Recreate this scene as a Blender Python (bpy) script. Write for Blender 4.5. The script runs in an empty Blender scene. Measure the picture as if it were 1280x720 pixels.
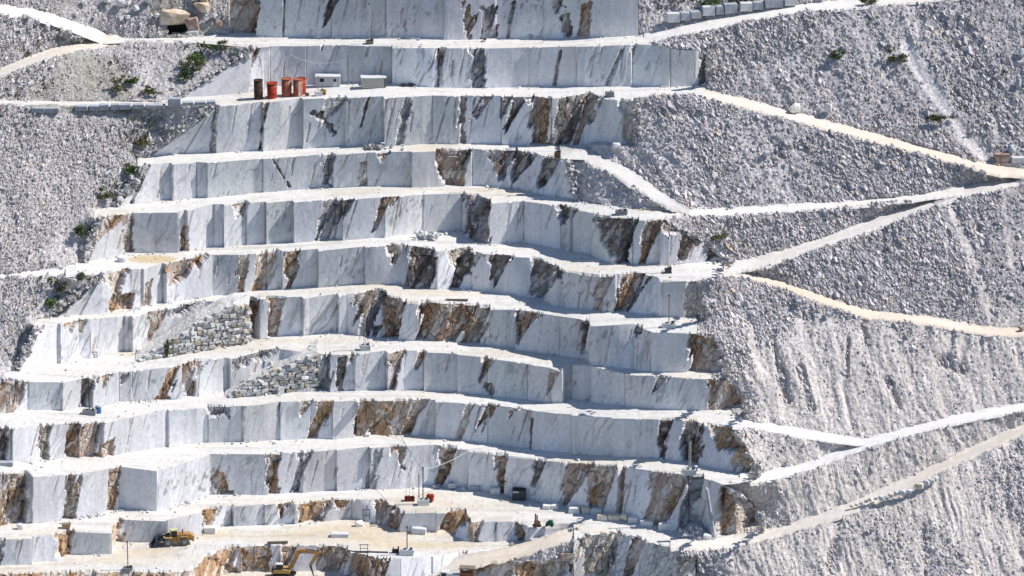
import bpy, math, random
import numpy as np
random.seed(7); rng = np.random.default_rng(7)
S = bpy.context.scene
COL = S.collection
R = math.radians

# ------------------------------------------------------------------ camera
TH = R(18.0); DIST = 1000.0; F = 5500.0
cT, sT = math.cos(TH), math.sin(TH)
CAM = np.array([0.0, -DIST*cT, DIST*sT])
cam = bpy.data.cameras.new('camera'); co = bpy.data.objects.new('camera', cam); COL.objects.link(co)
co.location = CAM; co.rotation_euler = (R(90)-TH, 0, 0)
cam.sensor_width = 36; cam.lens = 36*F/1280; cam.clip_start = 10; cam.clip_end = 6000
S.camera = co

def ray(px, py):
    px = np.asarray(px, float); py = np.asarray(py, float)
    a = (px-640)/F; b = (py-360)/F
    return np.stack([a+0*b, cT-b*sT+0*a, -sT-b*cT+0*a], -1)
def onZ(px, py, z):
    d = ray(px, py); t = (np.asarray(z)-CAM[2])/d[..., 2]
    return CAM+d*t[..., None]
def onY(px, py, Y):
    d = ray(px, py); t = (np.asarray(Y)-CAM[1])/d[..., 1]
    return CAM+d*t[..., None]
def project(P):
    v = np.asarray(P)-CAM
    f = v[..., 1]*cT-v[..., 2]*sT; u = v[..., 1]*sT+v[..., 2]*cT
    return 640+F*v[..., 0]/f, 360-F*u/f

# ------------------------------------------------------------------ noise
def hsh(ix, iy, iz, seed):
    h = (ix.astype(np.int64)*374761393+iy.astype(np.int64)*668265263+iz.astype(np.int64)*2147483647+seed*1274126177) & 0xffffffff
    h = ((h ^ (h >> 13))*1274126177) & 0xffffffff
    h = ((h ^ (h >> 16))*2246822519) & 0xffffffff
    return ((h ^ (h >> 15)) & 0xffffff)/float(0xffffff)
def vn(x, y, z=0.0, seed=0):
    x, y, z = np.broadcast_arrays(np.asarray(x, float), np.asarray(y, float), np.asarray(z, float))
    ix, iy, iz = np.floor(x), np.floor(y), np.floor(z)
    fx, fy, fz = x-ix, y-iy, z-iz
    fx = fx*fx*(3-2*fx); fy = fy*fy*(3-2*fy); fz = fz*fz*(3-2*fz)
    r = 0
    flat = not np.any(fz)
    for dz in ((0,) if flat else (0, 1)):
        wz = 1 if flat else (fz if dz else 1-fz)
        for dy in (0, 1):
            wy = fy if dy else 1-fy
            for dx in (0, 1):
                wx = fx if dx else 1-fx
                r = r+wx*wy*wz*hsh(ix+dx, iy+dy, iz+dz, seed)
    return r*2-1
def fbm(x, y, z=0.0, seed=0, o=3):
    r = 0; a = 1; t = 0; x = np.asarray(x, float); y = np.asarray(y, float); z = np.asarray(z, float)
    for i in range(o):
        r = r+a*vn(x, y, z, seed+i*17); t += a; a *= .5; x = x*2.03; y = y*2.03; z = z*2.03
    return r/t
def cell(x, y, seed=0):
    """2D cellular: distance to nearest, id value of nearest, F2-F1"""
    ix, iy = np.floor(x), np.floor(y); b1 = np.full(x.shape, 9.0); b2 = b1.copy(); idv = np.zeros(x.shape)
    for dy in (-1, 0, 1):
        for dx in (-1, 0, 1):
            cx = ix+dx; cy = iy+dy; z0 = np.zeros_like(cx)
            qx = cx+hsh(cx, cy, z0, seed); qy = cy+hsh(cx, cy, z0, seed+5)
            d = np.hypot(x-qx, y-qy); v = hsh(cx, cy, z0, seed+9)
            near = d < b1
            b2 = np.where(near, b1, np.minimum(b2, d)); idv = np.where(near, v, idv); b1 = np.where(near, d, b1)
    return b1, idv, b2-b1
def sstep(a, b, x):
    t = np.clip((x-a)/(b-a), 0, 1); return t*t*(3-2*t)

# ------------------------------------------------------------------ materials
def newmat(name):
    m = bpy.data.materials.new(name); m.use_nodes = True
    nt = m.node_tree; b = nt.nodes['Principled BSDF']; b.inputs['Roughness'].default_value = .85
    b.inputs['Specular IOR Level'].default_value = .2
    return m, nt, b
def vcol_mat(name, nscale=1.5, amt=.16, bump=.3, bscale=3.0, rough=.9, dist=.15):
    m, nt, b = newmat(name); N = nt.nodes; L = nt.links
    at = N.new('ShaderNodeAttribute'); at.attribute_name = 'Col'
    tc = N.new('ShaderNodeTexCoord')
    n = N.new('ShaderNodeTexNoise'); n.inputs['Scale'].default_value = nscale; n.inputs['Detail'].default_value = 6
    L.new(tc.outputs['Object'], n.inputs['Vector'])
    mr = N.new('ShaderNodeMapRange'); mr.inputs['From Min'].default_value = .3; mr.inputs['From Max'].default_value = .7
    mr.inputs['To Min'].default_value = 1-amt; mr.inputs['To Max'].default_value = 1+amt
    L.new(n.outputs['Fac'], mr.inputs['Value'])
    mx = N.new('ShaderNodeVectorMath'); mx.operation = 'SCALE'
    L.new(at.outputs['Color'], mx.inputs[0]); L.new(mr.outputs[0], mx.inputs['Scale'])
    L.new(mx.outputs[0], b.inputs['Base Color'])
    n2 = N.new('ShaderNodeTexNoise'); n2.inputs['Scale'].default_value = bscale; n2.inputs['Detail'].default_value = 5
    L.new(tc.outputs['Object'], n2.inputs['Vector'])
    bp = N.new('ShaderNodeBump'); bp.inputs['Strength'].default_value = bump; bp.inputs['Distance'].default_value = dist
    L.new(n2.outputs['Fac'], bp.inputs['Height']); L.new(bp.outputs[0], b.inputs['Normal'])
    b.inputs['Roughness'].default_value = rough
    return m
M_face = vcol_mat('marble_face', 1.2, .10, .25, 2.2, .8)
M_ledge = vcol_mat('marble_dust', .8, .07, .35, 2.5, .95)
M_road = vcol_mat('gravel_road', 1.0, .08, .4, 3.0, .95)
M_slope = vcol_mat('rubble_slope', 1.6, .28, .7, 2.6, .95, .3)
M_rock = vcol_mat('rubble_rock', 2.0, .18, .4, 2.5, .9)
M_leaf = vcol_mat('leaf', 3, .3, 0, 3, .7)
def flat(name, c, rough=.6, metal=0.0, wear=.25, wscale=4.0, wcol=None):
    m, nt, b = newmat(name); N = nt.nodes; L = nt.links
    b.inputs['Roughness'].default_value = rough; b.inputs['Metallic'].default_value = metal
    tc = N.new('ShaderNodeTexCoord'); n = N.new('ShaderNodeTexNoise'); n.inputs['Scale'].default_value = wscale; n.inputs['Detail'].default_value = 6
    L.new(tc.outputs['Object'], n.inputs['Vector'])
    cr = N.new('ShaderNodeValToRGB'); cr.color_ramp.elements[0].position = .42; cr.color_ramp.elements[1].position = .62
    wc = wcol or tuple(max(0, x*(1-wear)) for x in c)
    cr.color_ramp.elements[0].color = (*c, 1); cr.color_ramp.elements[1].color = (*wc, 1)
    L.new(n.outputs['Fac'], cr.inputs['Fac']); L.new(cr.outputs['Color'], b.inputs['Base Color'])
    return m
MM = dict(
 red=flat('red_paint', (.42, .035, .02), .55, 0, .5, 1.2, (.22, .05, .03)),
 orange_red=flat('faded_red_paint', (.45, .09, .045), .6, 0, .5, 1.2, (.30, .16, .11)),
 rust=flat('rusty_steel', (.10, .045, .03), .8, 0, .5, 1.5, (.045, .03, .03)),
 darkred=flat('dark_red_paint', (.16, .03, .02), .6),
 white=flat('white_paint', (.68, .69, .68), .5, 0, .15),
 cabin=flat('cabin_panel', (.50, .52, .53), .6, 0, .15),
 shed=flat('ribbed_sheet', (.52, .50, .45), .7, 0, .25),
 glass=flat('dark_glass', (.03, .035, .045), .15, 0, .2),
 black=flat('black_rubber', (.035, .034, .034), .85, 0, .3),
 dark=flat('dark_steel', (.07, .075, .09), .55, .3, .3),
 grey=flat('grey_steel', (.30, .31, .33), .55, .2, .3),
 dusty=flat('dusty_tyre', (.17, .15, .13), .95, 0, .35),
 orange=flat('orange_paint', (.52, .26, .05), .65, 0, .3, 1.4, (.28, .18, .11)),
 yellow=flat('yellow_paint', (.48, .28, .06), .6, 0, .3, 1.6, (.36, .27, .16)),
 lime=flat('pale_roof', (.55, .58, .32), .6),
 blue=flat('blue_plastic', (.07, .17, .42), .5),
 green=flat('green_paint', (.03, .16, .11), .6),
 brown=flat('brown_rust', (.22, .12, .075), .8, 0, .4),
 wood=flat('weathered_wood', (.24, .20, .15), .9, 0, .3),
 block=flat('sawn_marble', (.66, .66, .66), .8, 0, .14, .9),
 blockw=flat('white_marble', (.78, .76, .73), .8, 0, .10, .9),
 blockt=flat('tan_marble', (.62, .53, .40), .85, 0, .3, .9, (.72, .70, .66)),
 blockg=flat('grey_marble', (.42, .44, .48), .85, 0, .25, .9),
 blockr=flat('reddish_stone', (.30, .20, .16), .9, 0, .3, .8, (.48, .40, .35)),
 tanrock=flat('tan_rock', (.56, .41, .27), .9, 0, .3, .6, (.68, .60, .50)),
 cave=flat('tunnel_shade', (.10, .09, .085), .95, 0, .4),  # near-black colour paints in the shade of the tunnel interior
)

# ------------------------------------------------------------------ mesh helpers
def mesh_obj(name, V, Fq, mat, col=None, smooth=False, parent=None):
    V = np.ascontiguousarray(V, dtype=np.float32).reshape(-1, 3); Fq = np.ascontiguousarray(Fq, dtype=np.int32)
    me = bpy.data.meshes.new(name); k = Fq.shape[1]
    me.vertices.add(len(V)); me.vertices.foreach_set('co', V.ravel())
    me.loops.add(Fq.size); me.loops.foreach_set('vertex_index', Fq.ravel())
    me.polygons.add(len(Fq)); me.polygons.foreach_set('loop_start', np.arange(0, Fq.size, k, dtype=np.int32))
    me.polygons.foreach_set('use_smooth', np.full(len(Fq), smooth, dtype=bool))
    if col is not None:
        a = me.attributes.new('Col', 'FLOAT_COLOR', 'POINT')
        c = np.ones((len(V), 4), np.float32); c[:, :3] = np.asarray(col).reshape(-1, 3)
        a.data.foreach_set('color', c.ravel())
    me.materials.append(mat); me.update(); me.validate()
    o = bpy.data.objects.new(name, me); COL.objects.link(o)
    if parent: o.parent = parent
    return o
def grid_faces(nr, nc):
    i = np.arange(nr*nc).reshape(nr, nc)
    return np.stack([i[1:, :-1], i[1:, 1:], i[:-1, 1:], i[:-1, :-1]], -1).reshape(-1, 4)
def structure(o, kind='structure'): o['kind'] = kind; return o
def tag(o, label, cat, group=None):
    o['label'] = label; o['category'] = cat
    if group: o['group'] = group
    return o
def thing(name, label, cat, loc, rz=0, group=None):
    o = bpy.data.objects.new(name, None); COL.objects.link(o); o.empty_display_size = .5
    o.location = loc; o.rotation_euler = (0, 0, rz); return tag(o, label, cat, group)

def A(s): return np.array([[float(q) for q in p.split(',')] for p in s.split()])
def ip(P, x): return np.interp(x, P[:, 0], P[:, 1])

# ------------------------------------------------------------------ traced outlines
FR = dict(  # outer edge of every level
 M=A('-60,800 1300,800'),
 L=A('-240,722 -60,720 0,717 60,716 150,714 215,716 245,712 262,695 285,684 330,681 400,682 423,682 440,690 470,696 500,698 540,696 572,690 600,686 640,684 660,683'),
 K=A('-240,676 -60,674 0,672 30,670 88,666 137,665 150,651 205,649 252,640 290,631 330,630 400,628 440,625 470,623 482,628 500,641 560,641 575,637 588,652 645,652 652,661 720,662 735,669 765,669 790,669 822,682 850,693'),
 J=A('-240,588 -60,590 0,592 40,596 90,593 140,586 195,587 265,569 330,566 400,563 470,558 545,556 567,561 600,566 640,572 705,577 770,584 822,589 888,601 905,606 940,603'),
 I=A('-240,542 -60,538 0,536 50,531 128,527 210,512 260,510 330,505 350,502 415,501 480,501 525,499 545,500 600,505 640,509 690,516 765,522 825,524 880,529 915,537 930,538'),
 H=A('0,474 36,477 77,478 130,468 175,463 230,456 280,447 330,440 350,436 398,442 440,443 480,439 505,437 530,438 572,442 640,451 688,459 698,463 704,469 712,455 740,457 785,468 825,470 882,474 905,473'),
 G=A('40,410 100,400 108,399 160,396 210,386 255,378 300,374 330,374 355,372 420,367 470,364 482,370 507,378 525,380 570,379 612,387 640,387 675,391 728,400 740,407 793,405 815,413 862,417 905,418'),
 F=A('80,347 125,343 160,337 178,336 215,327 265,319 330,316 352,312 395,311 455,308 510,305 530,309 542,314 580,311 592,318 618,317 640,321 668,322 695,337 745,346 765,344 790,341 825,345 830,351 865,352 915,345'),
 E=A('118,274 165,268 220,264 275,255 330,252 370,250 430,248 480,246 530,243 582,242 592,243 612,255 655,251 700,258 745,268 762,272 795,276 828,275 860,270'),
 D=A('172,208 240,203 330,198 400,193 515,189 590,187 640,189 665,192 690,196 706,199 735,200'),
 C=A('-240,131 0,132 40,134 100,134 200,134 270,132 320,128 350,126 378,122 437,121 480,120 560,119 640,120 690,122 735,118 760,124 800,122 830,119 880,119'),
 B=A('100,57 150,54 250,54 318,60 350,58 420,56 440,57 490,59 560,60 640,60 720,58 790,56 815,54'),
 A=A('255,-14 300,-17 800,-17 830,-14'))
BK = dict(  # inner edge of every level = foot of the face above
 M=A('-60,760 0,757 215,756 262,735 300,716 420,714 470,737 500,742 600,742 660,744'),
 L=A('-240,708 -60,706 0,704 72,700 90,694 140,691 152,679 207,675 250,668 290,655 330,656 400,652 445,648 470,655 490,664 560,665 585,678 645,676 660,680'),
 K=A('-240,664 -60,660 0,662 25,656 95,648 150,638 195,637 265,620 330,617 425,612 500,610 535,607 600,613 640,620 700,631 760,645 830,659 850,662'),
 J=A('-240,582 -60,580 0,577 55,575 90,571 122,572 140,568 200,560 257,553 330,551 420,548 510,543 545,545 600,553 640,559 715,567 770,570 825,573 857,578 920,591 940,595'),
 I=A('-240,528 -60,522 10,517 35,512 77,513 125,506 160,502 250,497 285,487 385,479 405,489 440,488 490,486 540,487 640,497 704,504 714,497 760,505 820,511 890,513 930,521'),
 H=A('0,466 20,463 100,450 140,443 170,437 250,422 312,416 325,424 385,416 437,413 455,423 525,425 600,430 640,435 690,443 728,449 740,455 795,462 820,463 872,466 905,468'),
 G=A('40,401 62,396 130,392 165,387 185,382 230,374 300,367 330,362 390,357 455,354 500,355 515,361 580,361 640,368 677,374 690,382 752,389 812,393 870,398 905,402'),
 F=A('80,333 105,328 160,318 225,314 275,308 330,304 365,301 440,298 480,296 530,291 578,289 590,303 608,306 640,304 655,303 700,312 745,320 770,331 840,330 915,327'),
 E=A('118,262 140,258 180,254 245,247 330,240 380,236 420,233 520,233 600,233 640,235 680,243 716,249 760,258 800,262 860,262'),
 D=A('172,197 180,196 235,191 330,188 380,184 450,181 560,179 640,180 720,182 735,184'),
 C=A('-240,121 0,124 100,127 200,128 222,122 310,116 330,110 385,105 440,104 495,104 540,109 600,110 640,109 720,107 800,108 880,108'),
 B=A('100,47 230,47 260,43 300,43 330,46 420,46 500,46 560,49 640,49 700,47 760,46 815,44'))
EXT = dict(M=(-60, 700), L=(-200, 660), K=(-200, 850), J=(-200, 940), I=(-200, 930), H=(5, 890), G=(42, 872), F=(82, 915),
           E=(118, 860), D=(172, 735), C=(-200, 880), B=(130, 815))
# faces: lower level, lip override tail, (lip start, lip end), (toe start, toe end)
FACE = dict(
 L=('M', (-200, 640), (-200, 640), None, None),
 K=('L', (-200, 720), (-200, 700), None, A('585,678 645,676 660,681 700,677')),
 J=('K', (-200, 950), (-200, 955), A('822,589 860,596 888,601 905,607 930,618 950,642'), A('830,662 850,664 872,661 885,672 893,675 925,672 955,656')),
 I=('J', (-200, 945), (-200, 943), A('880,529 915,537 932,556 945,580'), None),
 H=('I', (0, 934), (-12, 934), A('825,470 882,474 918,478 934,504'), A('820,511 890,513 934,514')),
 G=('H', (48, 908), (20, 908), A('815,413 862,417 893,421 908,450'), None),
 F=('G', (128, 876), (60, 880), A('830,351 865,352 876,366'), None),
 E=('F', (124, 908), (104, 910), A('795,276 828,276 845,286 880,301 908,324'), None),
 D=('E', (184, 708), (143, 719), None, A('640,235 680,243 719,250')),
 C=('D', (267, 793), (178, 798), A('735,118 760,125 790,126'), A('640,180 720,182 760,183 798,186')),
 B=('C', (318, 886), (222, 888), A('790,56 828,56 845,62 866,63 886,66'), A('800,108 870,108 888,106')),
 A=('B', (286, 797), (286, 798), None, None))
ORDER = ['L', 'K', 'J', 'I', 'H', 'G', 'F', 'E', 'D', 'C', 'B', 'A']
def over(P, tail):
    if tail is None: return P
    return np.vstack([P[P[:, 0] < tail[0, 0]], tail])

# ------------------------------------------------------------------ level heights
XS = np.arange(-400, 1701, 5.0)
Z = {'M': np.full(XS.shape, -54.0)}
LIP = {}; TOE = {}
for k in ORDER:
    lo, lr, tr, lt, tt = FACE[k]
    lip = over(FR[k], lt); toe = over(BK[lo], tt); LIP[k] = lip; TOE[k] = toe
    x0 = max(lr[0], tr[0]); x1 = min(lr[1], tr[1])
    if k == 'L': x0, x1 = 300, 420
    if k == 'J': x1 = 870
    if k in 'GE': x1 -= 60
    if k == 'A': x1 = 790
    xs = np.arange(x0+4, x1-3, 5.0)
    zl = np.interp(xs, XS, Z[lo]); yt = ip(toe, xs); yl = ip(lip, xs)
    Yt = onZ(xs, yt, zl)[:, 1]; d = ray(xs, yl); q = d[:, 2]/d[:, 1]
    z = (CAM[2]+q*(Yt-.10*zl-CAM[1]))/(1-.10*q); h = z-zl
    g = np.exp(-.5*((XS[:, None]-xs[None])/70.0)**2)+1e-9*np.exp(-np.abs(XS[:, None]-xs[None])/100)
    hs = (g*h).sum(1)/g.sum(1)
    hs = np.where(XS < x0, np.interp(x0, XS, hs), np.where(XS > x1, np.interp(x1, XS, hs), hs))
    Z[k] = Z[lo]+hs
def zlev(k, x): return np.interp(x, XS, Z[k])

# ------------------------------------------------------------------ rough broken zones, plus one painted shadow strip on D, in image columns at the lip / at the foot, and share of the height
def RZ(s): return [(*[float(q) for q in l.split()[:6]], l.split()[6]) for l in s.strip().split('\n') if l.strip()]
ROUGH = dict(
A=RZ('''286 321 286 318 0 1 b
414 430 404 412 .2 .75 d
692 706 698 700 .2 .6 d
704 716 706 714 .6 1 d
724 738 724 736 .3 1 b
578 592 580 588 .3 1 b
604 622 602 616 .4 1 g
355 357 353 356 .1 1 d
640 644 632 636 .3 1 g'''),
B=RZ('''547 557 546 550 0 1 d
588 602 594 604 0 1 g
699 702 690 695 .1 1 d
777 780 755 762 .1 .98 g
876 888 878 890 0 1 g
318 328 312 316 0 .4 d
268 316 250 300 0 .45 t
402 405 401 404 0 .15 d
790 796 788 792 0 .5 g'''),
C=RZ('''408 438 402 430 0 .45 t
384 402 418 428 .25 .75 d
575 586 572 582 0 1 d
626 642 624 640 0 .55 d
640 664 630 650 0 .65 d
664 688 664 686 0 1 b
700 728 686 712 0 1 d
730 750 716 728 0 1 b
776 793 778 800 0 1 t
505 516 496 500 0 1 g
458 464 450 458 0 .6 d
268 273 262 268 0 1 w
604 616 588 596 0 .5 g
330 336 322 330 0 1 d'''),
D=RZ('''404 417 402 410 0 .9 g
545 590 554 578 0 1 b
574 594 566 576 0 .95 d
606 640 624 640 0 .8 d
640 676 640 656 0 .8 d
677 700 670 686 0 .9 d
470 490 476 486 0 .2 t
338 342 362 366 0 .9 d
450 458 448 456 .3 1 b
182 188 160 166 0 1 g'''),  # first zone of D is a shadow strip, painted grey like broken rock
E=RZ('''122 166 106 150 0 .62 b
154 168 156 166 0 1 d
286 308 294 304 0 .35 t
300 310 298 303 0 .4 d
404 420 400 414 0 1 g
424 442 412 422 0 1 d
478 492 466 472 0 .9 b
480 500 482 490 0 .35 b
578 613 584 609 0 1 d
690 722 700 712 0 .42 d
742 796 768 782 0 1 d
808 828 798 806 0 1 b
850 882 852 868 0 .8 d
880 908 884 900 .05 .9 d
818 852 830 850 0 .22 t
228 236 222 232 .4 1 o'''),
F=RZ('''130 164 144 162 0 .55 o
206 264 206 246 0 .62 o
297 312 298 306 0 1 o
322 352 316 332 0 1 o
358 378 354 372 0 1 o
484 514 490 508 0 .45 t
512 545 510 536 0 1 d
556 588 564 576 0 .55 t
580 600 562 576 0 1 d
614 642 614 628 0 .9 d
664 698 666 686 0 1 d
692 706 688 694 0 .5 d
752 768 742 752 0 1 b
778 808 770 790 0 1 b
806 818 788 798 .0 .9 d
858 878 856 882 0 1 t
140 168 136 166 .6 1 o
180 188 180 184 .4 1 o'''),
G=RZ('''82 99 84 98 0 .22 o
188 210 184 202 0 .8 o
212 256 210 250 0 .25 g
305 322 304 316 0 1 b
336 358 334 348 0 1 b
446 480 448 478 0 1 d
474 508 472 494 0 1 b
526 570 522 554 0 1 b
566 592 550 578 0 1 b
584 612 576 600 0 1 b
644 680 646 656 0 .8 b
728 734 724 732 0 .9 d
793 806 793 798 0 .5 d
862 908 858 908 0 1 o
100 110 100 108 0 .3 t'''),
H=RZ('''0 34 -10 32 0 1 b
103 116 102 108 0 1 d
122 142 126 132 0 .45 o
158 170 152 158 0 .45 d
214 226 194 210 0 1 o
228 246 230 242 0 1 b
246 264 248 260 0 .4 o
398 412 398 410 0 1 g
424 432 422 430 .1 1 d
440 452 440 446 0 .25 t
482 508 482 490 0 1 b
526 536 520 530 0 .5 b
606 618 598 604 0 .7 b
610 622 612 618 .75 1 d
688 694 684 688 .1 .8 b
820 836 818 822 0 .45 d
880 934 886 934 0 1 b
285 350 290 330 .0 .3 g'''),
I=RZ('''-10 12 -10 10 0 1 d
50 66 52 60 0 1 t
84 100 86 94 0 1 b
104 126 88 120 0 1 b
126 142 122 140 .5 1 o
258 292 262 284 0 .25 g
372 390 374 380 0 .4 t
398 418 382 402 0 1 o
448 512 446 500 0 1 o
516 538 498 512 0 1 o
586 594 570 578 0 1 b
606 624 600 610 0 .8 b
640 650 634 640 0 .3 b
824 838 824 832 0 1 d
852 878 852 872 0 1 d
880 945 900 944 0 .55 o
910 946 918 944 .3 1 o
664 668 660 664 .2 1 d'''),
J=RZ('''0 40 -12 30 0 1 b
84 98 80 94 0 1 t
140 152 138 150 .0 1 o
272 286 272 288 .5 1 o
334 352 332 346 0 1 b
372 388 368 376 0 1 g
462 474 456 466 0 1 g
492 510 500 510 0 .5 b
550 570 546 556 0 1 b
618 634 622 630 0 1 b
666 682 662 668 0 .6 g
706 738 702 712 0 1 b
736 770 734 752 0 1 o
774 780 770 776 0 1 b
820 862 802 846 0 1 o
856 880 846 868 0 1 g
900 952 890 952 .08 1 o'''),
K=RZ('''-20 8 -20 10 0 1 b
66 90 74 88 0 1 o
138 154 140 154 0 1 o
252 278 258 274 0 .8 o
344 366 348 362 0 .5 b
368 418 374 400 0 1 o
416 440 418 432 0 .55 o
470 486 468 492 0 1 b
486 502 488 494 0 1 b
558 592 548 586 0 1 o
588 604 586 600 0 1 o
642 653 644 652 0 1 b'''),
L=RZ('''-200 264 -200 300 0 1 o
262 300 270 300 0 1 o
300 340 300 336 0 1 o
350 372 350 368 0 .9 o
400 440 396 450 0 1 b
438 478 436 470 0 1 b
574 584 570 580 0 1 d
468 486 462 480 0 1 b'''))
BREAKS = dict(
A='355 415 483 555 620 679 737', B='338 383 435 490 548 605 661 721 790 838', C='230 270 328 378 432 480 540 575 627 690 728',
D='215 245 258 328 404 416 458 514 590 640', E='165 223 232 268 279 308 332 367 428 480 529 578 655 700 715 742 790 826',
F='100 163 178 205 265 298 334 352 398 456 511 545 590 665 700 770 830', G='74 100 112 157 162 188 255 335 377 422 455 525 565 612 645 700 728 739 793 815',
H='35 77 103 112 150 165 228 278 284 330 412 443 483 530 572 610 660 690 712 740 782 818', I='14 52 98 126 210 260 303 350 388 415 446 545 610 665 715 766 825 872',
J='40 90 150 195 262 335 378 420 462 550 585 630 670 705 773 822 860', K='40 88 138 152 207 252 290 330 368 440 482 500 545 590 620',
L='30 120 200 300 350 396 470 500 540 575')
YAW = dict(A={}, B={338: -8}, C={270: 8, 328: -4, 378: 3}, D={245: -22, 215: 6}, E={165: -12, 223: 14, 232: 16, 268: -20, 279: 4, 332: 12, 700: -10, 742: 5},
 F={163: -16, 178: 10, 265: -10, 298: 8, 352: 6, 830: 10}, G={100: -18, 112: 6, 157: -20, 728: -10, 815: 8}, H={35: -14, 77: 12, 103: -20, 150: -14, 278: -22, 690: 15}, I={210: -8, 350: 5, 388: -8},
 J={150: -18, 195: 10, 90: 6, 262: -10}, K={88: -10, 152: -12, 207: 12, 290: -12}, L={})
STEP = dict(B={490: .9, 605: .8, 721: .6}, C={328: 1.0, 378: 1.4, 432: 1.2, 480: 1.8, 627: .8, 690: 1.2}, D={258: 1.2, 328: .6, 416: 1.2, 514: .9}, E={279: 1.5, 332: 1.1, 367: 1.9, 428: 1.1, 480: .8, 742: .8},
 F={205: 1.0, 298: 1.2, 352: 1.2, 398: 1.9, 456: .8, 511: .8}, G={162: 1.4, 377: 1.9, 422: 2.0, 525: .9, 645: .8, 739: .8}, H={112: 1.4, 284: 1.6, 412: .9, 483: 1.6, 530: 1.2, 572: .7, 782: .6}, I={98: .8, 303: .7, 415: .9, 446: 1.8, 545: 1.0, 715: .7},
 J={195: .8, 378: .8, 420: 1.1, 462: 1.0, 585: .7, 705: .8}, K={290: 1.6, 207: .6, 330: .5, 545: .4}, A={415: .8, 555: .6, 679: .8})
PAL = dict(o=((.55, .35, .19), (.33, .20, .12), (.66, .59, .50)), b=((.44, .275, .165), (.20, .125, .08), (.60, .53, .46)),
           d=((.27, .215, .185), (.085, .068, .06), (.50, .45, .41)), t=((.50, .43, .34), (.34, .27, .20), (.62, .59, .55)),
           g=((.36, .35, .36), (.20, .18, .18), (.52, .52, .53)), w=((.74, .72, .68), (.62, .6, .57), (.76, .75, .73)))
FVERT = {}
def build_face(key, lip, toe, lr, tr, zl, zt, rough, breaks, yaw, minb=.03, tint=1.0):
    seed = sum(map(ord, key))
    r = np.random.default_rng(seed)
    u0 = min(lr[0], tr[0]); u1 = max(lr[1], tr[1])
    u = np.arange(u0, u1+.01, 1.15); n = len(u)
    xl = np.clip(u, *lr); xt = np.clip(u, *tr)
    yl = ip(lip, xl); yt = ip(toe, xt)
    Pl = onZ(xl, yl, zl(xl)); Pt = onZ(xt, yt, zt(xt))
    h = np.maximum(Pl[:, 2]-Pt[:, 2], .5)
    need = Pt[:, 1]+minb*h
    fix = Pl[:, 1] < need
    Pl = np.where(fix[:, None], onY(xl, yl, need), Pl)
    nr = int(min(64, max(14, np.median(h)/.24)))
    v = np.linspace(0, 1, nr)[:, None]
    P = Pl[None]+(Pt-Pl)[None]*v[..., None]
    X = xl[None]+(xt-xl)[None]*v; Yp = yl[None]+(yt-yl)[None]*v
    HH = np.abs(yt-yl)[None]+1e-3
    # arc length and outward normal
    mid = (Pl+Pt)/2; t = np.gradient(mid, axis=0); ker = np.ones(7)/7
    ts = np.stack([np.convolve(np.pad(t[:, i], 3, 'edge'), ker, 'valid') for i in range(2)], -1)
    ts /= np.linalg.norm(ts, axis=1)[:, None]+1e-6
    nx, ny = ts[:, 1], -ts[:, 0]
    s = np.concatenate([[0], np.cumsum(np.hypot(*np.diff(mid[:, :2], axis=0).T))])
    bh = (1-v)*h[None]                      # height above foot
    # sawn panels
    bs = [u0-5]+[float(q) for q in breaks.split()]+[u1+5]
    off = np.zeros(n); tn = np.ones((n, 3)); pv = np.ones(n); joint = np.full(n, 99.0)
    for i in range(len(bs)-1):
        m = (u >= bs[i]) & (u < bs[i+1])
        if not m.any(): continue
        a = yaw.get(int(bs[i]), r.normal(0, 5)); w = max(4.0, (bs[i+1]-bs[i])/5.5)
        a = max(-2.2, min(2.2, math.tan(R(a))*w/2))/(w/2)
        xc = s[m].mean(); off[m] = a*(s[m]-xc)+r.normal(0, .3)
        st = STEP.get(key, {}).get(int(bs[i]))
        if st is None and r.random() < .35: st = r.uniform(.2, .7)
        if st:
            fr_ = (s[m]-s[m][0])/max(.1, s[m][-1]-s[m][0]); off[m] = -st*(1-fr_)+.15*r.normal()
        pv[m] = r.choice([.15, .4, .8, 1.3])
        k = 1+r.normal(0, .07); tn[m] = np.array([k*(1+r.normal(0, .008)), k, k*(1+r.normal(0, .012))])
        if i: joint = np.minimum(joint, np.abs(u-bs[i]))
    aa = s[None]+0*v
    p = aa*.9-bh*.42; q = aa*.42+bh*.9
    D = off[None]+0*v                       # positive = into the rock
    wall = .06*fbm(aa*.25, bh*.12, 0, seed)+.03*fbm(aa*1.1, bh*.5, 0, seed+3)
    D = D-wall
    # marble colour
    streak = fbm(aa*.9, bh*.06, 0, seed+11, 4); cloud = fbm(p*.10, q*.045, 0, seed+12, 3); vein = fbm(p*.55+.8*fbm(aa*.2, bh*.2, 0, seed+7), q*.05, 0, seed+13, 3)
    lum = 1+.12*streak+.16*cloud*(.5+pv[None])
    lum = lum-.36*pv[None]*sstep(.72, .98, 1-np.abs(vein)*2.2)*sstep(-.15, .35, cloud+.25*streak)
    # drifting soot / lichen grey washing down from lip
    wash = sstep(.05, .6, fbm(aa*.35, bh*.03, 0, seed+21, 3))*sstep(.35, 1, 1-v)
    lum = lum-.16*wash
    hair = np.abs(vn(p*.85+1.3*fbm(aa*.3, bh*.3, 0, seed+62), q*.09, 0, seed+63)); gate = sstep(-.15, .3, fbm(aa*.08, bh*.1, 0, seed+64))
    lum = lum-.34*sstep(.07, .015, hair)*gate*np.minimum(1, .4+pv[None])
    saw = vn(aa*3.1, bh*.05, 0, seed+65); lum = lum+.045*saw
    hair2 = np.abs(vn(p*1.7+3+.8*fbm(aa*.5, bh*.5, 0, seed+66), q*.3, 0, seed+67)); lum = lum-.22*sstep(.10, .02, hair2)*sstep(.05, .4, fbm(aa*.11, bh*.16, 0, seed+68))
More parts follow.
